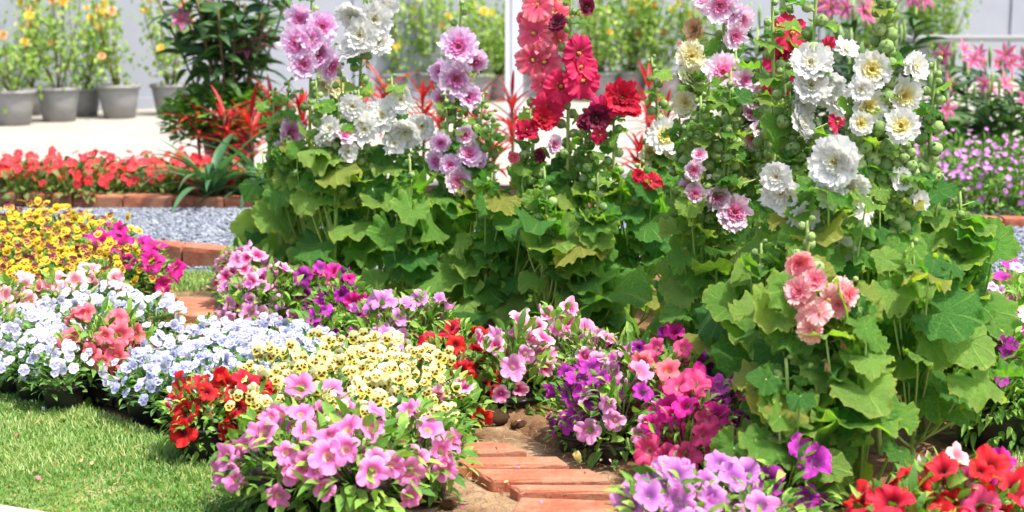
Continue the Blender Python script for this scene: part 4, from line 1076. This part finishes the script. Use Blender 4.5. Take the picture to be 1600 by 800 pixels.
holly('coral red hollyhock with a tall column of papery blooms', (815, 512), (862, -60), [(840, 8, 56, 'coral'), (835, 52, 64, 'coral'), (868, 22, 48, 'coral'), (852, 96, 58, 'coral'), (832, 92, 52, 'coral'), (872, 62, 44, 'coral'), (845, 130, 36, 'coral'), (858, 60, 50, 'coral'), (820, 30, 30, 'coral')], 24, seed=11, **LB)
holly('crimson single hollyhock climbing one thick stem', (890, 520), (893, -40), [(902, 82, 60, 'crimson'), (908, 125, 62, 'crimson'), (876, 135, 54, 'crimson'), (856, 172, 56, 'crimson'), (915, 10, 34, 'maroon'), (870, 36, 32, 'maroon'), (905, 105, 55, 'crimson')], 24, seed=12, nbud=22, **LB)
holly('double red hollyhock with low blooms left of the crimson one', (790, 522), (830, 170), [(822, 203, 46, 'red'), (848, 185, 40, 'red'), (845, 242, 26, 'maroon'), (803, 245, 24, 'coral'), (865, 225, 34, 'pink')], 22, seed=13, **LB)
holly('double red hollyhock with the roundest pompom bloom', (945, 526), (958, 150), [(970, 152, 58, 'red'), (984, 174, 40, 'red'), (930, 182, 46, 'maroon'), (940, 172, 44, 'crimson'), (935, 208, 30, 'crimson'), (912, 190, 30, 'maroon')], 24, seed=14, **LB)
holly('cream hollyhock with two round blooms behind a budded stem', (1055, 500), (1018, 90), [(1036, 212, 62, 'yellowhite'), (1012, 236, 46, 'cream'), (1046, 235, 40, 'cream')], 22, seed=15, nbud=18, **LB)
holly('small red flowered hollyhock low among the middle leaves', (985, 535), (1000, 255), [(995, 272, 22, 'red'), (1016, 282, 30, 'red', 's'), (1026, 288, 20, 'red')], 24, seed=16, **LB)
holly('leafy hollyhock without blooms between the red and lilac ones', (850, 545), (850, 260), [], 24, seed=17, z0=.08, z1=.42, spread=.18, lsz=.09, nbud=6)
holly('leafy hollyhock without blooms in the thick of the middle leaves', (930, 552), (935, 270), [], 22, seed=18, z0=.08, z1=.40, spread=.17, lsz=.09, nbud=6)
holly('leafy hollyhock between the lilac cluster and the red petunias', (755, 520), (770, 270), [], 22, seed=19, z0=.10, z1=.44, spread=.17, lsz=.09, nbud=6)
LC = dict(z0=.10, z1=.50, spread=.15, lsz=.075)
holly('pale pink hollyhock topped by blooms, apricot wilted one below', (1118, 590), (1130, -60), [(1122, 8, 62, 'pink'), (1152, 30, 50, 'pink'), (1102, 2, 50, 'pink'), (1085, 46, 40, 'dried'), (1145, 55, 44, 'pink'), (1138, 20, 44, 'lilac')], 20, seed=21, **LC)
holly('cream yellow hollyhock column left of the pink blooms', (1085, 575), (1088, 50), [(1078, 88, 48, 'cream'), (1080, 122, 56, 'cream'), (1070, 160, 46, 'cream'), (1095, 192, 42, 'cream'), (1113, 222, 40, 'cream'), (1088, 210, 36, 'cream')], 22, seed=22, **LC)
holly('pink hollyhock with fringed blooms beside the cream column', (1165, 600), (1150, 80), [(1128, 113, 64, 'pink'), (1162, 125, 44, 'pink'), (1185, 150, 58, 'pink'), (1196, 202, 50, 'pink'), (1175, 215, 42, 'pink'), (1207, 165, 42, 'pink'), (1170, 178, 34, 'pink')], 20, seed=23, **LC)
holly('pink hollyhock with its lowest bloom fringed and pale', (1105, 610), (1095, 150), [(1145, 330, 62, 'pink'), (1118, 305, 46, 'pink'), (1082, 300, 42, 'pink'), (1080, 262, 36, 'pink'), (1190, 278, 38, 'salmon', 'd'), (1072, 290, 30, 'pink'), (1090, 240, 28, 'pink')], 22, seed=24, sidestems=[(1145, 170)], **LC)
LD = dict(z0=.21, z1=.62, spread=.20, lsz=.085, front=.75)
holly('crimson hollyhock mostly hidden behind the white columns', (1235, 640), (1222, -40), [(1232, 52, 66, 'crimson'), (1217, 92, 62, 'crimson'), (1212, 126, 50, 'crimson'), (1292, 72, 36, 'crimson'), (1306, 190, 40, 'crimson'), (1240, 85, 44, 'crimson')], 14, seed=31, z0=.12, z1=.5, spread=.16, lsz=.08)
holly('pure white hollyhock with a column of fringed blooms', (1262, 690), (1278, -60), [(1262, 98, 62, 'white'), (1262, 132, 70, 'white'), (1288, 135, 62, 'white'), (1308, 158, 56, 'white'), (1246, 190, 58, 'white'), (1322, 78, 42, 'white'), (1275, 95, 52, 'white'), (1252, 160, 50, 'white')], 22, seed=32, nbud=16, budr=.011, **LD)
holly('white hollyhock with the biggest fringed blooms at mid height', (1300, 745), (1300, 262), [(1300, 250, 92, 'white'), (1325, 290, 70, 'white'), (1222, 300, 74, 'white'), (1250, 335, 56, 'white'), (1352, 330, 50, 'white', 's'), (1310, 388, 52, 'white'), (1212, 275, 52, 'white'), (1290, 300, 56, 'white')], 28, seed=33, nbud=12, budr=.011, sidestems=[(1265, 300)], **LD)
holly('white hollyhock with yellow hearts on the thickest budded stem', (1375, 720), (1387, -50), [(1358, 108, 60, 'yellowhite'), (1352, 165, 62, 'yellowhite'), (1412, 150, 66, 'yellowhite'), (1428, 105, 52, 'white'), (1402, 196, 58, 'yellowhite'), (1340, 138, 48, 'white'), (1405, 280, 44, 'white'), (1432, 312, 38, 'white'), (1338, 190, 40, 'yellowhite')], 28, seed=34, nbud=46, budr=.0125, **LD)
holly('salmon flowered hollyhock, blooms low above the broad leaves', (1270, 790), (1262, 345), [(1238, 400, 50, 'salmon', 'd'), (1258, 425, 48, 'salmon', 'd'), (1234, 440, 46, 'salmon', 'd'), (1252, 478, 46, 'salmon'), (1312, 448, 40, 'salmon', 'd'), (1258, 508, 36, 'salmon'), (1275, 450, 54, 'salmon'), (1295, 462, 44, 'salmon', 'd'), (1240, 452, 44, 'salmon'), (1302, 437, 38, 'salmon'), (1250, 497, 44, 'salmon'), (1262, 470, 44, 'salmon'), (1302, 520, 34, 'dried', 'w'), (1275, 548, 28, 'dried', 'w')], 26, seed=35, fwd=.10, nbud=12, budr=.011, z0=.20, z1=.46, spread=.20, lsz=.085)
holly('budded hollyhock leaning right at the edge of the broad leaves', (1440, 690), (1462, 95), [], 28, seed=36, nbud=22, budr=.011, z0=.22, z1=.60, spread=.20, lsz=.09, front=.75)
holly('leafy hollyhock reaching furthest right over the lawn', (1500, 700), (1500, 300), [], 24, seed=37, nbud=8, z0=.18, z1=.46, spread=.17, lsz=.10, front=.75)
holly('leafy hollyhock with pale stalks in front of the violet petunias', (1340, 800), (1330, 440), [], 24, seed=38, nbud=6, z0=.12, z1=.42, spread=.19, lsz=.085, petz=.15)
holly('leafy hollyhock left of the stalks, broad leaves over cerise petunias', (1180, 700), (1190, 380), [], 24, seed=39, nbud=6, z0=.14, z1=.44, spread=.19, lsz=.095, petz=.2)
holly('leafy hollyhock whose stalks rise from the bottom edge', (1225, 815), (1228, 560), [], 24, seed=40, nbud=3, z0=.09, z1=.30, spread=.18, lsz=.085, petz=.05)
holly('leafy hollyhock tucked behind the budded one on the right', (1420, 760), (1425, 380), [], 24, seed=41, nbud=6, z0=.20, z1=.48, spread=.20, lsz=.09)
holly('slim budded hollyhock rising beside the crimson blooms', (1200, 660), (1206, -20), [], 16, seed=42, nbud=22, z0=.12, z1=.5, spread=.16, lsz=.075)

# dried cream flower fallen on the soil
c = G(905, 722, .02)
o = inst('fallen_flower', WILT[0], None, (c.x, c.y, .022), frame((-.3, -.5, .9), 1), .026, {0: M['h_cream']}); tag(o, 'dried cream flower fallen on the soil beside the pavers', 'flower')
# soil clods at the head of the path
for k, (u, v, r_, lab) in enumerate([(765, 661, .045, 'long brown soil clod at the head of the path'), (812, 668, .022, 'small brown clod in the shade under the pink petunias'), (700, 792, .018, 'small clod on the sunlit sand below the pink petunias')]):
    c = G(u, v, 0); g = Geo(); sphere(g, (0, 0, 0), 1, .5, 12, 18, bump=.07)
    o = inst('soil_clod', g.mesh('soil_clod', [M['clod']]), None, (c.x, c.y, r_ * .3), None, (r_, r_ * .6, r_)); tag(o, lab, 'soil clod')

# ================================================================== BACK BED
GB = 'red begonias behind the brick edging'
k = 0
for row, (yy, n_, u0, u1) in enumerate(((7.22, 11, -10, 375), (7.48, 11, -25, 345), (7.72, 11, -10, 330))):
    for i in range(n_):
        u = u0 + (u1 - u0) * i / (n_ - 1); x = (u - 800) / FPX * yy * 1.01
        root = thing('begonia_plant', 'red begonia, %s row behind the bricks, %s from the left' % (('front', 'middle', 'back')[row], ORD[i]), 'begonia', (x + U(-.02, .02), yy + U(-.03, .03), 0), GB)
        inst('foliage', BEGF[i % 2], root, (0, 0, .02), rz(k), (.095, .095, .13)); k += 1
        place_flowers(root, 'flower', BEG, 11, (0, 0, .08), (.095, .095, .095 + U(0, .03)), .022, ['begonia'], (.1, 1.4), lambda u_, rs: u_ + rs.normal(0, .4, 3) + (0, -.5, .1), .95, seed=k, smooth_front=.4)
GT = 'purple torenias in the bed at the right'
k = 0
for row, (yy, n_, u0, u1) in enumerate(((6.62, 5, 1470, 1640), (6.9, 6, 1450, 1650), (7.2, 6, 1450, 1650), (7.5, 6, 1455, 1660))):
    for i in range(n_):
        u = u0 + (u1 - u0) * i / (n_ - 1); x = (u - 800) / FPX * yy
        root = thing('torenia_plant', 'purple torenia, %s row from the bricks, %s from the left' % (ORD[row], ORD[i]), 'torenia', (x + U(-.02, .02), yy + U(-.03, .03), 0), GT)
        inst('foliage', TORF[i % 2], root, (0, 0, .03), rz(k), (.13, .13, .20 + row * .02)); k += 1
        place_flowers(root, 'flower', BEG, 20, (0, 0, .08), (.13, .13, .17 + row * .02), .013, ['torenia'], (.1, 1.4), lambda u_, rs: u_ + rs.normal(0, .4, 3) + (0, -.6, 0), 1.2, seed=k + 40, smooth_front=.5)

def strap_plant(name, label, cat, loc, n, L, Wd, mat, arch, seed, group=None, elev=(.6, 1.35), stem=0.0):
    root = thing(name, label, cat, loc, group); rs = np.random.default_rng(seed)
    lf = oval_leaf(1, Wd / L, 0, .25, 9, tipp=.8); V, F, Mi, A = lf.arr()
    z0 = stem
    if stem > 0:
        g = Geo(); tube(g, [(0, 0, 0), (.004, 0, stem * .5), (0, 0, stem)], [.009, .008, .007], 7); inst('stem', g.mesh('stem', [M['woody']]), root, (0, 0, 0))
    for i in range(n):
        a = arch * rs.uniform(.5, 1.5); V2 = V.copy(); t = V[:, 1]
        V2[:, 1] = np.where(a > 1e-3, np.sin(a * t) / a, t); V2[:, 2] = -(1 - np.cos(a * t)) / max(a, 1e-3) + V[:, 2]
        g = Geo(); g.add(V2, F, 0, A * np.array([1, 0, 1]) + np.array([0, rs.uniform(0, 1), 0]))
        az = i * 2.4 + rs.uniform(-.3, .3); el = rs.uniform(*elev)
        rot = rz(az) @ rx(el)
        inst('leaf', g.mesh('strap_leaf', [mat]), root, (0, 0, z0 + (.02 + .05 * i / n if stem == 0 else (i / n - 1.0) * stem * .55)), rot, L * rs.uniform(.7, 1.1))
    return root
c = G(375, 320, 0)
strap_plant('spider_lily', 'green strap leaved plant spilling over the begonia edging', 'spider lily', (c.x - .12, 7.12, 0), 34, .46, .04, M['spider_leaf'], 1.5, 1)
strap_plant('spider_lily', 'green strap leaved plant behind the left hollyhock leaves', 'spider lily', (c.x + .12, 7.2, 0), 34, .46, .04, M['spider_leaf'], 1.5, 2)
GRC = 'red cordylines behind the hollyhocks'
for k, (u, v, Y, L, lab) in enumerate([
    (308, 172, 7.9, .22, 'red leaved cordyline at the foot of the dark pot, furthest left'),
    (392, 185, 7.6, .26, 'red cordyline between the dark pot and the lilac hollyhock'),
    (425, 150, 8.0, .26, 'red cordyline behind the short lilac hollyhock'),
    (470, 165, 7.5, .28, 'red cordyline directly behind the lilac flower column'),
    (600, 130, 7.9, .26, 'red cordyline behind the loose white blooms'),
    (660, 140, 7.6, .28, 'red cordyline between the white and lilac pink hollyhocks'),
    (745, 150, 7.9, .24, 'red cordyline right of the lilac pink blooms'),
    (560, 150, 7.5, .26, 'red cordyline just right of the white flower column'),
    (690, 165, 7.5, .26, 'red cordyline half behind the lilac pink blooms'),
    (350, 175, 7.7, .24, 'red cordyline right before the dark brown pot'),
    (800, 150, 7.8, .26, 'dark red cordyline at the foot of the pale post'),
    (1015, 130, 8.2, .24, 'red cordyline above the cream bloom'),
    (1040, 170, 7.8, .26, 'red cordyline left of the cream yellow column'),
    (1000, 235, 7.4, .22, 'low red cordyline behind the cream bloom'),
    (770, 225, 7.4, .22, 'low orange red cordyline between leaves right of the lilac cluster')]):
    p = AT(u, v, Y); st = max(.08, p.z)
    strap_plant('cordyline', lab, 'cordyline', (p.x, Y, 0), 26, L * .85, .024, M['red_leaf'], .55, 50 + k, GRC, (.15, 1.35), st)

def lily(label, x, y, H, nfl, seed, group, stake=False, nleaf=38, col='lily_pink', fsz=.062, z0=0.0, parent_pot=False):
    root = thing('lily_plant', label, 'lily', (x, y, z0), group); rs = np.random.default_rng(seed)
    g = Geo(); S = curve((0, 0, 0), (rs.uniform(-.03, .03), 0, H), (0, 0, 0), 6); tube(g, S, .006, 6, 0, (.2, .5, 0)); inst('stem', g.mesh('lily_stem', [M['holly_stem']]), root, (0, 0, 0))
    lf = oval_leaf(1, .26, .5, .2, 7); g = Geo()
    for i in range(nleaf):
        z = H * (.08 + .85 * i / nleaf); az = i * 2.4; out = np.array([math.cos(az), math.sin(az), .55]) + rs.normal(0, .3, 3)
        g.put(lf, (0, 0, z), frame_xn(out, (0, 0, 1) + rs.normal(0, .3, 3)), rs.uniform(.12, .21), grn=rs.uniform(0, 1))
    inst('foliage', g.mesh('lily_foliage', [M['lily_leaf']]), root, (0, 0, 0))
    for i in range(nfl):
        az = rs.uniform(-3.1, 0); d = np.array([math.cos(az), math.sin(az) - .4, rs.uniform(-.1, .7)])
        inst('flower', LILY, root, np.array([0, 0, H]) + d * .05 + (0, 0, rs.uniform(-.03, .06)), frame(d, rs.uniform(0, 6)), fsz * rs.uniform(.85, 1.15), {0: M[col]})
    for i in range(4):
        az = rs.uniform(0, 6.28); g = Geo(); q = np.array([.03 * math.cos(az), .03 * math.sin(az), H + rs.uniform(0, .05)])
        tube(g, [q - (0, 0, .05), q, q + (0, 0, .035), q + (0, 0, .075)], [.003, .008, .010, .002], 7, 0, (.5, .9, 0)); inst('bud', g.mesh('lily_bud', [M['bud']]), root, (0, 0, 0))
    if stake:
        g = Geo(); tube(g, [(.03, -.02, 0), (.03, -.02, H + .12)], .006, 6); inst('stake', g.mesh('stake', [M['stake']]), root, (0, 0, 0))
    return root
GL = 'pink lilies behind the torenias'
for k, (u, v, Y, lab, st) in enumerate([
    (1487, 95, 8.3, 'pink lily with deep pink flowers just right of the budded hollyhock', False),
    (1515, 100, 8.6, 'pink lily behind the deep pink ones', False),
    (1540, 90, 8.9, 'dark pink lily between the grey wall gaps', False),
    (1572, 105, 8.3, 'pale pink lily tied to a bamboo cane at the right', True),
    (1605, 92, 8.6, 'pink lily cut by the right edge', False),
    (1552, 140, 8.0, 'short dark lily in front of the pale pink one', False),
    (1460, 130, 8.1, 'dark leaved lily close behind the white hollyhock', False),
    (1500, 150, 8.8, 'shorter dark leaved lily left of the cane', False),
    (1635, 100, 8.2, 'lily at the far right end of the row', False),
    (1530, 155, 8.2, 'short dark leaved lily between the pink ones', False),
    (1585, 150, 8.0, 'short dark leaved lily at the foot of the cane', False),
    (1470, 165, 8.0, 'short dark leaved lily above the torenias beside the hollyhock', False)]):
    p = AT(u, v, Y); lily(lab, p.x, Y, max(.3, p.z - .02), 2 if 'dark leaved' not in lab else 1, 60 + k, GL, st)
GL2 = 'tall lilies behind the white hollyhocks'
for k, (u, Y, v, lab) in enumerate([(1180, 7.9, 40, 'tall dark lily behind the pink hollyhock'), (1215, 8.3, 20, 'tall dark lily behind the slim budded stem'), (1260, 8.0, 60, 'tall dark lily behind the crimson blooms'), (1300, 8.4, 18, 'tall lily with pale pink flowers at the top edge above white blooms'),
                               (1335, 8.1, 22, 'tall lily with pink flowers at the top edge between white stems'), (1345, 7.7, 100, 'dark lily directly behind the white blooms'), (1430, 8.5, 5, 'tall lily with pink flowers right of the thick budded stem'), (1195, 7.6, 110, 'lower dark lily behind the fringed pink blooms'), (1280, 7.7, 120, 'lower dark lily behind the white column'), (1150, 8.4, 70, 'dark lily left of the slim budded stem'), (1165, 7.9, 130, 'lower dark lily left of the fringed pink blooms'), (1232, 7.8, 60, 'dark lily straight behind the crimson column'), (1205, 8.0, 60, 'dark lily straight behind the slim budded stem'), (1320, 7.9, 70, 'dark lily between the two white columns'), (1405, 8.2, 60, 'dark lily right of the thickest budded stem')]):
    p = AT(u, v, Y); lily(lab, p.x, Y, p.z, 4 if 'flowers' in lab else 0, 80 + k, GL2, nleaf=60)

# big dark pot with ferny skirt; orchid-like lilies rise from it
BP = pot_mesh('large_pot', .15, .11, .28, M['dark_pot'], .008)
c = G(357, 272, 0); yb = 8.15; xb = AT(357, 200, yb).x
root = thing('potted_lily', 'tall dark lily with pink flowers in a brown pot skirted by ferny green', 'potted plant', (xb, yb, .006))
inst('pot', BP, root, (0, 0, 0))
ff = bush_foliage('skirt_foliage', M['torenia_leaf'], 2000, .17, .10, 7, low=-.6)
inst('skirt_foliage', ff, root, (0, -.03, .27), None, (.34, .30, .24))
place_flowers(root, 'skirt_flower', BEG, 22, (0, 0, .28), (.26, .26, .15), .012, ['p_lavender'], (-.3, 1.2), None, 1.5, seed=4)
lfm = None
for q in range(19):
    a = q * 2.4; rr = .04 + .09 * (q % 3) / 2; g = Geo(); rs = np.random.default_rng(q + 300); Ht = U(.55, .95)
    top = np.array([rr * 2.7 * math.cos(a), rr * 2.7 * math.sin(a), .25 + Ht]); S = curve((rr * .6 * math.cos(a), rr * .6 * math.sin(a), .25), top, (0, 0, .03), 8); tube(g, S, .006, 6, 1, (.2, .5, 0))
    lf = oval_leaf(1, .36, .5, .2, 7)
    for i in range(15):
        t = .42 + .56 * i / 15; pnt = np.array([np.interp(t * 7, range(8), S[:, z]) for z in range(3)]); az = i * 2.4
        g.put(lf, pnt, frame_xn(np.array([math.cos(az), math.sin(az), .3]) + rs.normal(0, .35, 3), (0, 0, 1) + rs.normal(0, .4, 3)), rs.uniform(.10, .20), m=0, grn=rs.uniform(0, 1))
    inst('leafy_stem', g.mesh('leafy_stem', [M['lily_leaf'], M['woody']]), root, (0, 0, 0))
    if q % 4 == 0:
        for z in range(1): inst('flower', LILY, root, top + (U(-.06, .06), -.05, U(-.25, .02)), frame((U(-.6, .6), -1, U(-.2, .4)), U(0, 6)), .065, {0: M['lily_pink']})

# roses in grey pots along the back
GP_ = pot_mesh('grey_pot', .165, .12, .26, M['grey_plastic'], .010)
def rose(u, v, label, H, seed, cols, wide=.20, scale=1.0, dens=1.0, nfl=4):
    c = G(u, v, 0); root = thing('potted_rose', label, 'potted rose', (c.x, c.y, .006), 'rose bushes in grey pots at the back'); rs = np.random.default_rng(seed)
    inst('pot', GP_, root, (0, 0, 0), None, scale)
    g = Geo(); gs = Geo(); zt = .24 * scale; lf = oval_leaf(1, .62, .25, .15, 5)
    tips = []
    for s in range(7):
        az = rs.uniform(0, 6.28); top = np.array([wide * rs.uniform(.3, 1.1) * math.cos(az), wide * rs.uniform(.3, 1.1) * math.sin(az), zt + H * rs.uniform(.65, 1.05)])
        S = curve((.02 * math.cos(az), .02 * math.sin(az), zt), top, (.05 * math.cos(az), .05 * math.sin(az), 0), 8); tube(gs, S, np.linspace(.007, .003, 8), 5); tips.append(top)
        for i in range(int(120 * dens)):
            t = rs.uniform(.08, 1.02); pnt = np.array([np.interp(t * 7, range(8), S[:, z]) for z in range(3)]) + rs.normal(0, .055 + .03 * (t < .3), 3)
            g.put(lf, pnt, frame_xn(rs.normal(0, 1, 3) + (0, 0, -.1), rs.normal(0, .5, 3) + (0, -.2, 1)), rs.uniform(.03, .065), grn=rs.uniform(0, 1))
    inst('stem', gs.mesh('rose_stems', [M['woody']]), root, (0, 0, 0)); inst('foliage', g.mesh('rose_foliage', [M['rose_leaf']]), root, (0, 0, 0))
    for i in range(nfl):
        tp = tips[i % len(tips)] if i < len(tips) else tips[i % len(tips)] * np.array([.8, .8, .8])
        if i % 2: tp = tp * np.array([.9, .9, U(.5, .95)])
        inst('flower', ROSE, root, tp, frame((U(-.4, .4), -1, .6), U(0, 6)), U(.028, .048), {0: M[cols[i % len(cols)]]})
rose_specs = [
    (22, 196, 'rose bush with peach blooms in the grey pot at the left edge', .60, ['rose_peach', 'rose_yellow'], 1.0),
    (93, 190, 'rose bush with a yellow bloom in the widest tan grey pot', .85, ['rose_yellow', 'rose_peach'], 1.0),
    (132, 182, 'rose bush in the dark pot wedged between two grey ones', .75, ['rose_peach'], .85),
    (187, 185, 'small leaved rose in the grey pot left of the gap', .75, ['rose_yellow', 'rose_peach'], 1.0),
    (48, 180, 'rose bush in a shaded pot behind the two leftmost', .8, ['rose_peach'], .85),
    (268, 180, 'rose bush with orange blooms beside the dark lily pot', .85, ['rose_orange', 'rose_yellow'], .95),
    (612, 158, 'rose bush behind the white hollyhock blooms', .85, ['rose_yellow'], .95),
    (668, 156, 'rose bush with yellow blooms between white and lilac spikes', .85, ['rose_yellow', 'rose_peach'], .95),
    (742, 162, 'rose bush in a grey pot left of the pale post', .8, ['rose_yellow', 'rose_peach'], 1.0),
    (780, 158, 'rose bush in a grey pot behind the pale post', .7, ['rose_yellow'], .9),
    (560, 157, 'rose bush behind the white flower column', .85, ['rose_yellow'], .95),
    (935, 158, 'rose bush right of the crimson hollyhock', .85, ['rose_yellow'], 1.0),
    (985, 156, 'rose bush in a dark grey pot above the red pompom', .85, ['rose_yellow', 'rose_peach'], 1.0),
    (1035, 158, 'rose bush with orange yellow blooms left of the cream column', .85, ['rose_yellow', 'rose_orange'], 1.0),
    (900, 153, 'rose bush in the gap behind the crimson blooms', .85, ['rose_yellow'], .9),
    (1085, 157, 'rose bush behind the cream column', .85, ['rose_peach'], .95),
    (1400, 140, 'rose bush behind the white and yellow blooms', .85, ['rose_yellow'], .95),
    (1470, 140, 'light green rose bush at the top right before the white table', .95, ['rose_peach'], .95),
    (1350, 140, 'rose bush behind the tall lilies', .85, ['rose_peach'], .95),
    (1440, 140, 'light green rose bush left of the white table', .95, ['rose_yellow'], .95),
]
for k, (u, v, lab, H, cols, sc_) in enumerate(rose_specs): rose(u, v, lab, H, 500 + k, cols, .26 if u < 300 else .32, sc_, dens=.5 if u < 300 else 1.1, nfl=7)
